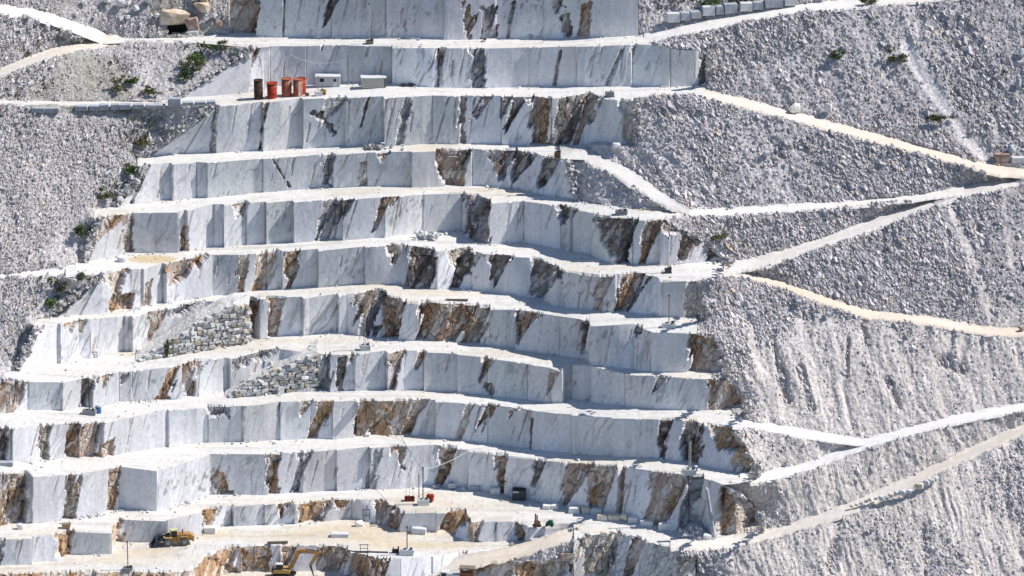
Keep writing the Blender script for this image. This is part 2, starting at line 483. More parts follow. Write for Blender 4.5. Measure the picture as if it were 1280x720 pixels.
    # black weathering flecks gathered in clusters
    fl = vn(p*1.9, q*.7, 0, seed+60)*sstep(.0, .5, fbm(aa*.13, bh*.2, 0, seed+61))
    lum = lum-.40*np.minimum(1, pv[None]*1.1)*sstep(.36, .62, fl)
    C = np.array([.705, .695, .705])*tint*lum[..., None]*tn[None]
    jt = sstep(1.0, .2, joint)[None]*sstep(-.5, .2, fbm(aa*.3, bh*.25, 0, seed+31))
    C = C*(1-.5*jt[..., None]); D = D+.12*jt
    # random cracks leaning like the bedding
    zones = list(rough)
    for i in range(int((u1-u0)/19)):
        x = r.uniform(max(u0, lr[0]), min(u1, lr[1])); w = r.uniform(.8, 3.4); ln = r.uniform(.2, 1.0); st = 0 if r.random() < .65 else r.uniform(0, .5)
        dx = -r.uniform(2, 16)*ln
        zones.append((x, x+w, x+dx, x+dx+w*.4, st, min(1, st+ln), 'dgbd'[r.integers(4)]))
    if lr[0]-tr[0] > 15: zones.insert(len(rough), (lr[0]-4, lr[0]+7, tr[0]-6, tr[0]+9, 0, 1, 'g')); rough = zones[:len(rough)+1]
    n1 = fbm(aa*.55, bh*.55, 0, seed+41); n2 = fbm(aa*1.6, bh*1.6, 0, seed+42)
    cd, cid, cf = cell(p*.62+.25*n1, q*.24, seed+50)
    cd2, cid2, cf2 = cell(p*1.5, q*.62, seed+51)
    M = np.zeros_like(D); crack = 0
    for zi, (a0, a1, b0, b1, v0, v1, kd) in enumerate(zones):
        vv = np.clip((v-v0)/max(.01, v1-v0), 0, 1)
        le = a0+(b0-a0)*vv; re = a1+(b1-a1)*vv
        if v1 < .97 and zi < len(rough) and kd != 'g': re = a1+(b0+.25*(b1-b0)-a1)*vv
        elif v0 <= 0 and (zi*5+seed) % 3 == 0: re = a1+(b0+.55*(b1-b0)-a1)*vv
        wd = np.maximum(.8, re-le)
        am = min(3.2, .25*max(2, a1-a0))
        wob = n1*am*.6+n2*am*.5+(cid-.5)*am*1.0+fbm(p*.9, q*.10, 0, seed+80+zi, 3)*am*2.4
        d = np.minimum(np.minimum(X-le, re-X)+wob, np.minimum((v-v0)*HH+(9 if v0 <= 0 else 0), (v1-v)*HH+(9 if v1 >= 1 else 0))+wob)
        m = sstep(-.6, .9, d)
        if not (m > 0).any(): continue
        c0, c1, c2 = [np.array(c) for c in PAL[kd]]
        k = np.clip(.5+.9*fbm(p*.5, q*.12, 0, seed+70+zi)+.35*(cid2-.5), 0, 1)[..., None]
        cc = c0*(1-k)+c1*k
        k2 = sstep(.56, .68, cid*.45+cid2*.55)[..., None]
        cc = cc*(1-k2)+c2*k2
        cc = cc*(1+.22*n2[..., None])*(1-.5*sstep(.10, .01, np.minimum(cf, cf2*.8))[..., None])
        m = m*np.clip(.86+.5*fbm(p*.35, q*.08, 0, seed+85+zi, 2), .45, 1)
        if zi >= len(rough): m = m*.75
        else:
            M = np.maximum(M, m); fx = np.clip((X-le)/wd, 0, 1)
            sg = 1 if (zi*7+seed) % 3 else -1
            D = D+m*(.25 if key == 'L' else 1)*min(2.6, .34*max(2, (a1-a0)/5.5))*(fx if sg > 0 else 1-fx)
        C = C*(1-m[..., None])+cc*m[..., None]
        crack = np.maximum(crack, m if zi >= len(rough) else 0)
    disp = .1+.8*cid+.5*(cid2-.5)+.25*n1+.35*sstep(.12, 0, cf)
    D = D+M*disp+crack*.18
    # broken lip
    drop = M*sstep(.14, 0, v)*(.1+.55*cid)*np.minimum(1, h[None]/6)+crack*sstep(.06, 0, v)*.3
    chip = sstep(.35, .8, fbm(aa*.6, aa*0, 0, seed+90))*sstep(.04, 0, v)*.22
    P = P.copy()
    P[..., 0] -= nx[None]*D; P[..., 1] -= ny[None]*D; P[..., 2] -= drop+chip
    # dust and crumbs at foot
    C = C*(1-.0)+0
    o = structure(mesh_obj('quarry_face', P, grid_faces(nr, n), M_face, C))
    FVERT[key] = (u, P[0], lr)
    return o

zf = lambda k: (lambda x: zlev(k, x))
for k in ORDER:
    lo, lr, tr, lt, tt = FACE[k]
    tintf = 1.0
    build_face(k, LIP[k], TOE[k], lr, tr, zf(k), zf(lo), ROUGH.get(k, []), BREAKS.get(k, ''), YAW.get(k, {}))

def zN1(x): return np.interp(x, [550, 575, 600, 640, 715], [zlev('L', 560)-3.0, zlev('L', 575)-1.7, zlev('L', 600)-.8, zlev('L', 640)-.2, zlev('K', 715)-4.4])
N1 = A('546,719 575,710 600,706 640,702 716,697 728,696'); N2 = A('717,673 735,669 765,669 790,669 822,682 850,693 872,690')
def low_face(key, lip, zl, rough, breaks, h=10.0):
    x = np.arange(lip[0, 0], lip[-1, 0]+.1, 2.0); Pq = onZ(x, ip(lip, x), zl(x)); Pq[:, 2] -= h; Pq[:, 1] -= .2*h
    tx, ty = project(Pq); toe = np.stack([tx, ty], -1)
    build_face(key, lip, toe, (lip[0, 0], lip[-1, 0]), (tx[0], tx[-1]), zl, lambda q: zl(q)-h, RZ(rough), breaks, {})
low_face('N1', N1, zN1, '''546 575 540 570 0 1 b
572 600 560 590 0 1 o
598 650 590 640 0 1 b
650 690 640 680 0 1 o
684 717 678 710 0 1 t''', '575 640 690')
low_face('N2', N2, zf('K'), '''716 774 708 760 0 1 t
768 792 756 774 0 1 w
790 812 776 796 0 1 b
806 850 796 840 0 1 w
840 874 836 870 0 1 t''', '775 800 830')
uu = np.arange(546, 717, 1.2); f0 = onZ(uu, ip(N1, uu), zN1(uu)); f1 = f0+np.array([0, 4.5, .3]); w_ = np.linspace(0, 1, 6)[:, None, None]; Pn = f0[None]*(1-w_)+f1[None]*w_; Pn[..., 2] += .1*fbm(Pn[..., 0]*.5, Pn[..., 1]*.5, 0, 3)
structure(mesh_obj('quarry_ledge', Pn[::-1], grid_faces(6, len(uu)), M_ledge, np.tile([.70, .66, .60], (6*len(uu), 1)), True))
# ------------------------------------------------------------------ ledges
WARM = dict(M=.7, L=.75, K=.35, J=.12, I=.1, H=.1, G=.12, F=.2, E=.15, D=.08, C=.15, B=.1)
for k in ['M', 'L', 'K', 'J', 'I', 'H', 'G', 'F', 'E', 'D', 'C', 'B']:
    e0, e1 = EXT[k]
    uu = np.arange(e0, e1+.1, 1.15)
    fr = onZ(uu, ip(FR[k], uu), zlev(k, uu))
    if k in FVERT:
        fu, fv, lr = FVERT[k]
        m = (uu >= lr[0]) & (uu <= lr[1])
        if LIP[k] is not FR[k]:
            tx = dict(J=905, I=915, E=828, F=865, B=828, C=792).get(k, FACE[k][3][1, 0]); m &= uu <= tx
        fi = np.stack([np.interp(uu, fu, fv[:, i]) for i in range(3)], -1)
        fr = np.where(m[:, None], fi, fr)
    if k == 'K':
        fu, fv, lr = FVERT['N2']; fi = np.stack([np.interp(uu, fu, fv[:, i]) for i in range(3)], -1); fr = np.where(((uu > 717) & (uu < 850))[:, None], fi, fr)
    bk = onZ(uu, ip(BK[k], uu), zlev(k, uu)); bk[:, 1] += 5.0; bk[:, 0] *= (1+5.0/1000)
    nrow = 16
    w = np.concatenate([[0, .03], np.linspace(.1, 1, nrow-2)])[:, None, None]
    P = fr[None]*(1-w)+bk[None]*w
    # the tread is level behind the chipped lip
    zz = zlev(k, uu)[None]+0*w[..., 0]
    P[1:, :, 2] = zz[1:]*.9+P[1:, :, 2]*.1
    P[2:, :, 2] = zz[2:]
    sd = ord(k)
    amp = np.ones(nrow)[:, None]; amp[0] = 0; amp[1] = .1; amp[2] = .4
    P[..., 2] += amp*(.10*fbm(P[..., 0]*.25, P[..., 1]*.25, 0, sd)+.05*fbm(P[..., 0]*1.1, P[..., 1]*1.1, 0, sd+1))
    wv = w[..., 0]
    P[..., 2] += .35*sstep(.72, .95, wv)*np.clip(.35+fbm(P[..., 0]*.5, P[..., 1]*.3, 0, sd+5), 0, 1)   # spoil along the foot
    t1 = np.clip(fbm(P[..., 0]*.05, P[..., 1]*.16, 0, sd+2, 4)*1.4+WARM[k]-.25, 0, 1)[..., None]
    t2 = sstep(.15, .6, fbm(P[..., 0]*.12, P[..., 1]*.5, 0, sd+3, 4))[..., None]
    C = np.array([.66, .64, .61])*(1-t1)+np.array([.61, .54, .44])*t1
    C = C*(1-.12*t2)
    tr = fbm(P[..., 0]*.03, P[..., 1]*1.3, 0, sd+9, 3)[..., None]; C = C*(1-.16*sstep(.1, .5, tr))
    if k in 'LM':
        mud = sstep(.2, .5, fbm(P[..., 0]*.035, P[..., 1]*.13, 0, 77, 3))[..., None]; C = C*(1-mud*.55)+np.array([.62, .50, .33])*mud*.55
    if k == 'F':   # ochre puddle stain near the left end
        px, py = project(P); m = sstep(1, .6, ((px-190)/34)**2+((py-324)/5.5)**2)[..., None]
        C = C*(1-m)+np.array([.56, .45, .29])*m
    if k == 'E':
        px, py = project(P); m = sstep(1, .4, ((px-815)/32)**2+((py-261)/3.5)**2)[..., None]
        C = C*(1-m)+np.array([.62, .48, .30])*m
    structure(mesh_obj('quarry_ledge', P[::-1], grid_faces(nrow, len(uu)), M_ledge, C[::-1], False))

# ------------------------------------------------------------------ relief of the rubble slopes
GX0, GY0, GS = -280, -220, 4
GW, GH = 462, 290      # to x=1568, y=940
gpx = GX0+GS*np.arange(GW); gpy = GY0+GS*np.arange(GH)
G0 = -.160             # metres of depth per image row of a 40 degree slope
def line3(P3, pxs, pys):
    return np.stack([pxs, pys, P3[:, 1]], -1)
cons = []
for k in ['M', 'L', 'K', 'J', 'I', 'H', 'G', 'F', 'E', 'D', 'C', 'B']:
    e0, e1 = EXT[k]; uu = np.arange(e0, e1+.1, 1.0)
    for T in (FR, BK):
        yy = ip(T[k], uu); cons.append(line3(onZ(uu, yy, zlev(k, uu)), uu, yy))
for k in ORDER:                     # outlines of the face ends
    lo, lr, tr, lt, tt = FACE[k]
    if lt is not None:
        uu = np.arange(lt[0, 0], lr[1], 1.0); yy = ip(LIP[k], uu)
        zt = zlev(lo, uu); Yt = onZ(uu, ip(TOE[k], np.clip(uu, tr[0], tr[1])), zt)[:, 1]
        cons.append(np.stack([uu, yy, Yt+.25*np.maximum(0, (ip(TOE[k], uu)-yy)/5.5)], -1))
uu = np.arange(546, 717, 1.0); yy = ip(N1, uu); cons.append(line3(onZ(uu, yy, zN1(uu)), uu, yy)); cons.append(line3(onZ(uu, yy+45, zN1(uu)-10), uu, yy+45))
uu = np.arange(717, 872, 1.0); yy = ip(N2, uu); cons.append(line3(onZ(uu, yy+1, zlev('K', uu)), uu, yy+1)); cons.append(line3(onZ(uu, yy+46, zlev('K', uu)-10), uu, yy+46))
def solve(cons, W=None):
    acc = np.zeros((GH, GW)); cnt = np.zeros((GH, GW))
    for c in cons:
        ix = np.rint((c[:, 0]-GX0)/GS).astype(int); iy = np.rint((c[:, 1]-GY0)/GS).astype(int)
        ok = (ix >= 0) & (ix < GW) & (iy >= 0) & (iy < GH); ix = ix[ok]; iy = iy[ok]
        w = c[ok, 2]-G0*c[ok, 1]
        np.add.at(acc, (iy, ix), w); np.add.at(cnt, (iy, ix), 1)
    fx = cnt > 0; val = np.where(fx, acc/np.maximum(cnt, 1), 0)
    if W is None: W = np.full((GH, GW), val[fx].mean())
    for st in (8, 4, 2, 1):
        hh = (GH+st-1)//st; ww = (GW+st-1)//st
        a = np.zeros((hh, ww)); c = np.zeros((hh, ww))
        yy, xx = np.nonzero(fx); np.add.at(a, (yy//st, xx//st), val[yy, xx]); np.add.at(c, (yy//st, xx//st), 1)
        f = c > 0; w = W[::st, ::st].copy(); w[f] = (a/np.maximum(c, 1))[f]
        par = (np.add.outer(np.arange(hh), np.arange(ww)) % 2).astype(bool)
        for it in range(260):
            for pz in (par, ~par):
                e = np.pad(w, 1, 'edge')
                # sideways neighbours weigh more: slopes keep their strike
                av = (1.5*(e[1:-1, :-2]+e[1:-1, 2:])+e[:-2, 1:-1]+e[2:, 1:-1])/5.0
                up = pz & ~f; w[up] += 1.75*(av[up]-w[up])
        W = np.repeat(np.repeat(w, st, 0), st, 1)[:GH, :GW]
    return W
def bil(T, px, py):
    x = np.clip((np.asarray(px, float)-GX0)/GS, 0, GW-1.001); y = np.clip((np.asarray(py, float)-GY0)/GS, 0, GH-1.001)
    ix = x.astype(int); iy = y.astype(int); fx = x-ix; fy = y-iy
    return T[iy, ix]*(1-fx)*(1-fy)+T[iy, ix+1]*fx*(1-fy)+T[iy+1, ix]*(1-fx)*fy+T[iy+1, ix+1]*fx*fy
W1 = solve(cons)
def baseY(px, py, W): return bil(W, px, py)+G0*np.asarray(py, float)

ROADS = [  # name, outline centre, half thickness in rows, warm tint, zoned start level
 ('C', A('868,114 900,121 960,137 1050,160 1150,187 1240,212 1300,219 1440,228'), 4.6, .68),
 ('F', A('905,336 960,326 1040,299 1130,266 1200,240 1262,226 1310,220 1440,205'), 6.0, .25),
 ('E', A('845,266 900,265 960,262 1060,255 1150,246 1205,238'), 3.0, .2),
 ('F', A('905,338 960,349 1010,368 1080,392 1160,400 1230,413 1300,417 1440,424'), 4.2, .75),
 ('J', A('925,599 960,596 1020,580 1070,558 1120,543 1200,523 1280,508 1440,478'), 4.0, .1),
 ('I', A('918,529 960,534 1010,543 1080,553'), 3.4, .08),
 ('K', A('838,680 880,683 950,671 1020,651 1080,628 1160,592 1230,558 1290,532 1440,470'), 5.2, .5),
 ('B', A('805,49 860,37 920,23 1000,10 1100,1 1200,-8 1440,-40'), 4.6, .2),
 ('B', A('-220,170 -80,128 0,91 60,67 110,53 150,50'), 5.0, .45),
 ('B', A('-220,-4 -80,4 0,11 50,18 90,32 135,49'), 5.0, .15),
 ('F', A('-220,352 0,345 50,342 95,338'), 2.4, .1),
 ('D', A('700,192 740,197 790,222 830,250 862,266'), 7.0, .12),
 ('M', A('490,733 530,717 560,708 600,699 640,692 690,676 728,664'), 6.0, .6),
]
rd3 = []; cons2 = list(cons)
for (lv, c, hw, warm) in ROADS:
    x = np.arange(c[0, 0], c[-1, 0]+.1, 1.5); y = ip(c, x)
    ys = np.convolve(np.pad(y, 12, 'reflect', reflect_type='odd'), np.ones(25)/25, 'valid'); 
    Y = baseY(x, ys, W1); z = onY(x, ys, Y)[:, 2]
    if lv == 'M':
        zL = zlev('L', x); z = zL+np.interp(x, [490, 500, 520, 540, 560, 585, 600, 640, 690, 730], [-6.6, -5.2, -3.5, -2.5, -1.8, -.6, .05, .6, 2.6, 5.0]); z = np.minimum(z, zlev('K', x)+.05)
    z = np.convolve(np.pad(z, 20, 'reflect', reflect_type='odd'), np.ones(41)/41, 'valid')
    hw = hw*(1+.28*vn(x*.06, 0*x, 0, 71))*np.interp(x, [c[0, 0], c[0, 0]+30, c[-1, 0]-45, c[-1, 0]], [.75, 1, 1, .45]) if lv in 'DI' else hw+0*x
    hw = hw*1.15
    rd3.append((x, ys, z, hw, warm))
    for sg in (-1, 1):
        yy = ys+sg*hw; cons2.append(np.stack([x, yy, onZ(x, yy, z-sg*hw*.045)[:, 1]], -1))
W2 = solve(cons2, W1)
# masks on a 2 px raster
RS = 2; RW = GW*GS//RS; RH = GH*GS//RS
rx = GX0+RS*np.arange(RW); ry = GY0+RS*np.arange(RH)
inside = np.zeros((RH, RW), bool); roadm = np.zeros((RH, RW), bool)
for k in EXT:
    e0, e1 = EXT[k]; m = (rx >= e0) & (rx <= e1)
    a = ip(BK[k], rx); b = ip(FR[k], rx)
    inside |= m[None] & (ry[:, None] >= a[None]-2) & (ry[:, None] <= b[None]+1)
for k in ORDER:
    lo, lr, tr, lt, tt = FACE[k]
    u = np.arange(min(lr[0], tr[0]), max(lr[1], tr[1]), .7); xl = np.clip(u, *lr); xt = np.clip(u, *tr); yl = ip(LIP[k], xl); yt = ip(TOE[k], xt)
    for v in np.linspace(0, 1, 90):
        X = np.rint((xl+(xt-xl)*v-GX0)/RS).astype(int); Yq = np.rint((yl+(yt-yl)*v-GY0)/RS).astype(int)
        ok = (X >= 0) & (X < RW) & (Yq >= 0) & (Yq < RH); inside[Yq[ok], X[ok]] = True
for Tn in (N1, N2):
    m = (rx >= Tn[0, 0]) & (rx <= Tn[-1, 0]); yy = ip(Tn, rx); inside |= m[None] & (ry[:, None] >= yy[None]-1) & (ry[:, None] <= yy[None]+50)
for (x, y, z, hw, warm) in rd3:
    yy = np.interp(rx, x, y); m = (rx >= x[0]) & (rx <= x[-1])
    roadm |= m[None] & (np.abs(ry[:, None]-yy[None]) <= np.interp(rx, x, hw)[None]+.6)
dep = np.zeros((RH, RW)); cur = inside.copy()
for i in range(14):
    dep += cur; e = np.pad(cur, 1); cur = e[1:-1, 1:-1] & e[:-2, 1:-1] & e[2:, 1:-1] & e[1:-1, :-2] & e[1:-1, 2:]
def ras(T, px, py):
    return T[np.clip(np.rint((py-GY0)/RS).astype(int), 0, RH-1), np.clip(np.rint((px-GX0)/RS).astype(int), 0, RW-1)]

# texture of the slope: coarse / fine / chute maps in slope coordinates
def seg_d(px, py, P):
    best = np.full(px.shape, 1e9)
    for a, b in zip(P[:-1], P[1:]):
        ab = b-a; t = np.clip(((px-a[0])*ab[0]+(py-a[1])*ab[1])/(ab@ab), 0, 1)
        best = np.minimum(best, np.hypot(px-a[0]-ab[0]*t, py-a[1]-ab[1]*t))
    return best
CHUTES = [(A('1134,58 1150,85 1175,125 1200,165 1228,190'), 9, .42, .0), 
 (A('1180,250 1205,300 1225,345 1235,390'), 7, .28, .25), (A('1255,215 1258,270 1265,330'), 4, .2, .2), (A('1000,395 1012,450 1030,520'), 5, .25, .05), (A('1040,400 1050,470 1062,530'), 5, .25, 0),
 (A('935,400 950,460 975,520'), 6, .25, .08), (A('1090,440 1110,490 1130,530'), 6, .2, .05), (A('1190,10 1215,50 1235,120 1250,180'), 5, .22, .1), (A('60,195 75,230 95,280 100,330'), 8, .15, 0),
 (A('1040,650 1050,690 1060,720'), 6, .2, .05), (A('1190,590 1205,650 1225,720'), 7, .15, .1), (A('40,170 30,220 50,280'), 6, .15, 0), (A('1080,255 1100,290 1110,340'), 4, .12, 0), (A('960,20 985,60 990,100'), 3, .12, 0)]
DARKS = [(A('1195,40 1220,80 1225,110 1205,120'), 16), (A('1165,25 1190,50'), 10), (A('975,190 965,200'), 8), (A('195,150 205,180 160,220 150,240'), 12), (A('150,80 160,95'), 8),
 (A('1106,285 1104,330'), 3.5), (A('1220,270 1228,310'), 5), (A('1175,265 1190,300'), 5), (A('985,385 1010,392'), 6), (A('905,385 915,370 925,400'), 8), (A('1078,405 1085,430'), 4),
 (A('1042,680 1040,712'), 6), (A('1155,655 1157,720'), 2.5), (A('860,250 900,240'), 8), (A('30,420 10,440 20,400'), 8), (A('60,345 75,360'), 8), (A('20,20 60,30 100,45'), 7),
 (A('1270,80 1275,110'), 6), (A('1175,450 1200,460'), 7), (A('1000,460 1015,510'), 4), (A('1060,425 1058,470'), 3), (A('1110,475 1125,510'), 3), (A('965,420 985,500'), 4), (A('830,135 900,160'), 10), (A('640,-20 640,-10'), 2)]
def slope_maps(px, py):
    w = 9*fbm(px*.03, py*.03, 0, 301)
    ch = np.zeros(px.shape); tan = np.zeros(px.shape); dk = np.zeros(px.shape)
    for P, wd, am, tn in CHUTES:
        f = sstep(1.6, .3, (seg_d(px, py, P)+.35*w)/wd); ch = np.maximum(ch, f*am*2.2); tan = np.maximum(tan, f*tn)
    for P, wd in DARKS:
        dk = np.maximum(dk, sstep(1.7, .2, (seg_d(px, py, P)+.5*w)/wd))
    fine = np.clip(sstep(360, 430, py)*sstep(880, 930, px)*.8+sstep(560, 640, py)*sstep(880, 940, px)*.35, 0, 1)
    fine = np.maximum(fine, .7*sstep(150, 30, px)*sstep(150, 210, py)*sstep(345, 300, py))
    # streaks that run down the fall line
    ch = ch*np.where(px < 300, .45, 1)*(1-.55*fine)
    lean = np.where(px > 640, .62-.36*sstep(250, 430, py), -.35)
    st = fbm((px-lean*py)*.055+2.5*fbm(px*.012, py*.012, 0, 312), py*.012, 0, 311, 2)
    return ch, tan, dk, fine, st

def rubble_grid(X, Y):
    """positions and colour on an image-space parameter grid"""
    dpt = ras(dep, X, Y); rm = ras(roadm, X, Y)
    Yw = baseY(X, Y, W2)
    P = onY(X, Y, Yw)
    T1 = np.gradient(P, axis=1); T0 = np.gradient(P, axis=0)
    Nn = np.cross(T0, T1); Nn /= np.linalg.norm(Nn, axis=-1, keepdims=True)+1e-9
    Nn = np.where(Nn[..., 2:3] < 0, -Nn, Nn)
    ch, tan, dk, fine, st = slope_maps(X, Y)
    a = P[..., 0]; s = P[..., 1]*.74+P[..., 2]*.67
    big = fbm(a*.11, s*.08, 0, 401, 3); med = fbm(a*.45, s*.4, 0, 402, 3)
    lean = np.where(X > 640, .62-.36*sstep(250, 430, Y), -.35); gul = fbm((X-lean*Y)*.075+2.2*fbm(X*.012, Y*.012, 0, 404), Y*.016, 0, 403, 2)+.35*fine*fbm((X-lean*Y)*.3+2.2*fbm(X*.02, Y*.02, 0, 404), Y*.03, 0, 407, 2)
    c1, i1, f1 = cell(a*1.05, s*.85, 410)
    lump = (1-c1)*(.4+.8*i1)
    rough = np.clip(1-ch*1.1-.45*fine, .12, 1)+dk*.9
    d = .65*big+.42*gul*(.7+.5*fine)+.26*med*rough+.36*(lump-.5)*rough+.10*fbm(a*1.6, s*1.3, 0, 405, 2)
    d = d-1.0*dk-.2*ch
    soft = np.where(rm, 0, 1.0)
    edge = np.clip(1-dpt/3.0, 0, 1)
    d = d*soft*np.where(dpt > 0, .4+.6*edge, 1)
    P = P+Nn*d[..., None]
    # drop below roads, go behind the benches (moved into the hill)
    P[..., 2] -= np.where(rm, .5, 0)
    P[..., 1] += np.minimum(4.0, np.maximum(0, dpt-1)*.8); P[..., 2] -= np.minimum(1.2, np.maximum(0, dpt-1)*.25)
    pat = fbm(a*.035, s*.03, 0, 420, 4)
    lum = .40+.10*pat+.05*st+.20*ch+.09*fine-.06*np.clip(dk, 0, 1)-.03*(X < 260)+.05*(i1-.5)*rough
    C = np.stack([lum*1.19, lum*1.115, lum*1.115], -1)
    veg = (sstep(.05, .45, fbm(a*.06, s*.06, 0, 431, 3))*(X < 300)*(Y < 140)*.5)[..., None]; C = C*(1-veg)+np.array([.20, .20, .12])*veg
    C = C*(1+fine[..., None]*np.array([.05, .02, -.045]))
    tw = np.clip(tan+.5*sstep(.25, .7, fbm(a*.03, s*.05, 0, 425, 3))*np.where(X > 880, 1, .4)*(.35+.5*fine)*.8, 0, .6)[..., None]
    C = C*(1-tw)+(C*np.array([1.10, 1.0, .86]))*tw
    return P, C, dpt, rm, ch, dk, fine, Nn
def axis(a, b, lo, hi, fine):
    core = np.arange(lo, hi+.1, fine)
    return np.concatenate([np.arange(a, lo-3, 7), core, np.arange(hi+6, b, 7)])
ux = axis(-260, 1540, -40, 1320, 1.5); uy = axis(-200, 900, -36, 756, 1.5)
X, Y = np.meshgrid(ux, uy)
P, C, dpt, rm, ch, dk, fine, Nn = rubble_grid(X, Y)
nr, nc = X.shape
fq = grid_faces(nr, nc)
hole = (X > 209) & (X < 234) & (Y > 31) & (Y < 43.5)
keep = (dpt.ravel()[fq].min(1) < 8) & ~hole.ravel()[fq].any(1)
fq = fq[keep]
used = np.zeros(nr*nc, bool); used[fq.ravel()] = True
idx = np.cumsum(used)-1
structure(mesh_obj('rubble_slope', P.reshape(-1, 3)[used], idx[fq], M_slope, C.reshape(-1, 3)[used]))

# roads
for (x, y, z, hw, warm) in rd3:
    n = len(x); jit = lambda s: .9*vn(x*.08, 0*x, 0, s)+.5*vn(x*.3, 0*x, 0, s+1)
    rows = np.linspace(-1, 1, 9)
    top = y-hw+jit(501)*hw/5; bot = y+hw+jit(505)*hw/5
    X2 = np.tile(x, (9, 1)); Y2 = top[None]+(bot-top)[None]*(rows[:, None]+1)/2
    Pr = onZ(X2, Y2, z[None]-.045*(Y2-y[None]))
    Pr[..., 2] += .08*fbm(Pr[..., 0]*.4, Pr[..., 1]*.4, 0, 510)-.10*np.exp(-((np.abs(rows)-.45)/.2)**2)[:, None]
    Pr[0, :, 2] += .25; Pr[0, :, 1] += .6; Pr[-1, :, 2] -= .5; Pr[-1, :, 1] -= .15
    ramp_ = x[0] == 700; t = np.clip(warm+.35*fbm(Pr[..., 0]*.03, Pr[..., 1]*.03, 0, 515), 0, 1)[..., None]
    Cc = np.array([.76, .74, .715])*(1-t)+np.array([.64, .53, .41])*t
    if ramp_: Cc = Cc*.74
    edge = (np.abs(rows) > .8)[:, None, None]*.14+.09*np.clip(fbm(Pr[..., 0]*.2, Pr[..., 1]*.9, 0, 520), -1, 1)[..., None]
    Cc = Cc*(1-edge)
    structure(mesh_obj('road', Pr[::-1], grid_faces(9, n), M_road, Cc[::-1], True))

# ------------------------------------------------------------------ scattered rubble
BOXV = np.array([[x, y, z] for x in (-1, 1) for y in (-1, 1) for z in (-1, 1)], float)
BOXF = np.array([[0, 1, 3, 2], [4, 6, 7, 5], [0, 4, 5, 1], [2, 3, 7, 6], [0, 2, 6, 4], [1, 5, 7, 3]])
def rocks(pos, size, col, r, lean=None):
    n = len(pos)
    V = BOXV[None]*(1+r.uniform(-.45, .25, (n, 8, 3)))
    V = V*np.stack([r.uniform(.7, 1.35, n), r.uniform(.6, 1.1, n), r.uniform(.45, .95, n)], -1)[:, None]*size[:, None, None]*.5
    q = r.normal(size=(n, 4)); q /= np.linalg.norm(q, axis=1)[:, None]; w, x, y, z = q.T
    Rm = np.stack([1-2*(y*y+z*z), 2*(x*y-z*w), 2*(x*z+y*w), 2*(x*y+z*w), 1-2*(x*x+z*z), 2*(y*z-x*w), 2*(x*z-y*w), 2*(y*z+x*w), 1-2*(x*x+y*y)], -1).reshape(n, 3, 3)
    V = np.einsum('nij,nkj->nki', Rm, V)
    if lean is not None:      # slabs come to rest along the fall line
        dv = np.stack([lean, -.68+0*lean, -.68+0*lean], -1); dv /= np.linalg.norm(dv, axis=1)[:, None]
        V = V+.8*np.einsum('nki,ni->nk', V, dv)[..., None]*dv[:, None]
    V = V+pos[:, None]
    Fq = (BOXF[None]+8*np.arange(n)[:, None, None]).reshape(-1, 4)
    return V.reshape(-1, 3), Fq, np.repeat(col, 8, 0)
flatX = X.ravel(); flatY = Y.ravel()
fw = np.clip(1.0-ch*2.2-.62*fine+dk*1.8, .03, 3).ravel()
coarse = sstep(-.1, .5, fbm(P[..., 0]*.05, P[..., 2]*.06, 0, 601, 3)).ravel()
fw = fw*(.15+1.5*coarse)*(1+.9*np.clip(fbm((flatX-.42*flatY)*.05, flatY*.008, 0, 603, 3), -.9, 1))*((dpt < 2) & ~rm & ~hole).ravel()*((flatX > -30) & (flatX < 1310) & (flatY > -30) & (flatY < 745))
N = 190000
pick = rng.choice(len(fw), N, p=fw/fw.sum())
pos = P.reshape(-1, 3)[pick]+rng.normal(0, .15, (N, 3))
big = np.clip(dk.ravel()[pick]*1.0+coarse[pick]*.35-.4*fine.ravel()[pick], -.3, 1.2)
size = np.exp(rng.normal(-1.58, .52, N))*(1+.9*big)
size = size*np.where(flatX[pick] < 300, .82, 1)
size = np.minimum(size, 1.15+.6*np.clip(dk.ravel()[pick], 0, 1))
pos += Nn.reshape(-1, 3)[pick]*(size*.12)[:, None]
lum = np.clip(rng.normal(.44, .085, N)-.03*dk.ravel()[pick]+.05*fine.ravel()[pick]-.03*(flatX[pick] < 260), .2, .68)
col = np.stack([lum*1.19, lum*1.12, lum*1.12], -1)
warmr = rng.random(N) < .03; col[warmr] *= np.array([1.1, .95, .75])
v, f, c = rocks(pos, size*.88, col, rng, np.where(flatX[pick] > 640, .55, -.4))
structure(mesh_obj('rubble', v, f, M_rock, c), 'stuff')

# crumbs at the foot of faces and on ledges
cp = []; cs = []
for k in ['L', 'K', 'J', 'I', 'H', 'G', 'F', 'E', 'D', 'C', 'B']:
    e0, e1 = EXT[k]; n = int((max(0, min(e1, 1300))-max(e0, -20))*.35)
    x = rng.uniform(max(e0, -20), e1, n); cl = fbm(x*.03, x*0, 0, ord(k)); ok = rng.random(n) < sstep(-.2, .5, cl)
    x = x[ok]; t = np.abs(rng.normal(0, .10, len(x))); t = np.where(rng.random(len(x)) < .25, rng.random(len(x)), t)
    y = ip(BK[k], x)+(ip(FR[k], x)-ip(BK[k], x))*np.clip(t, 0, .95)
    cp.append(onZ(x, y, zlev(k, x)+.1)); cs.append(np.exp(rng.normal(-1.1, .4, len(x))))
cp = np.vstack(cp); cs = np.concatenate(cs)
lum = np.clip(rng.normal(.6, .1, len(cp)), .3, .78); col = np.stack([lum, lum*.98, lum*.95], -1)
ep = []; es = []
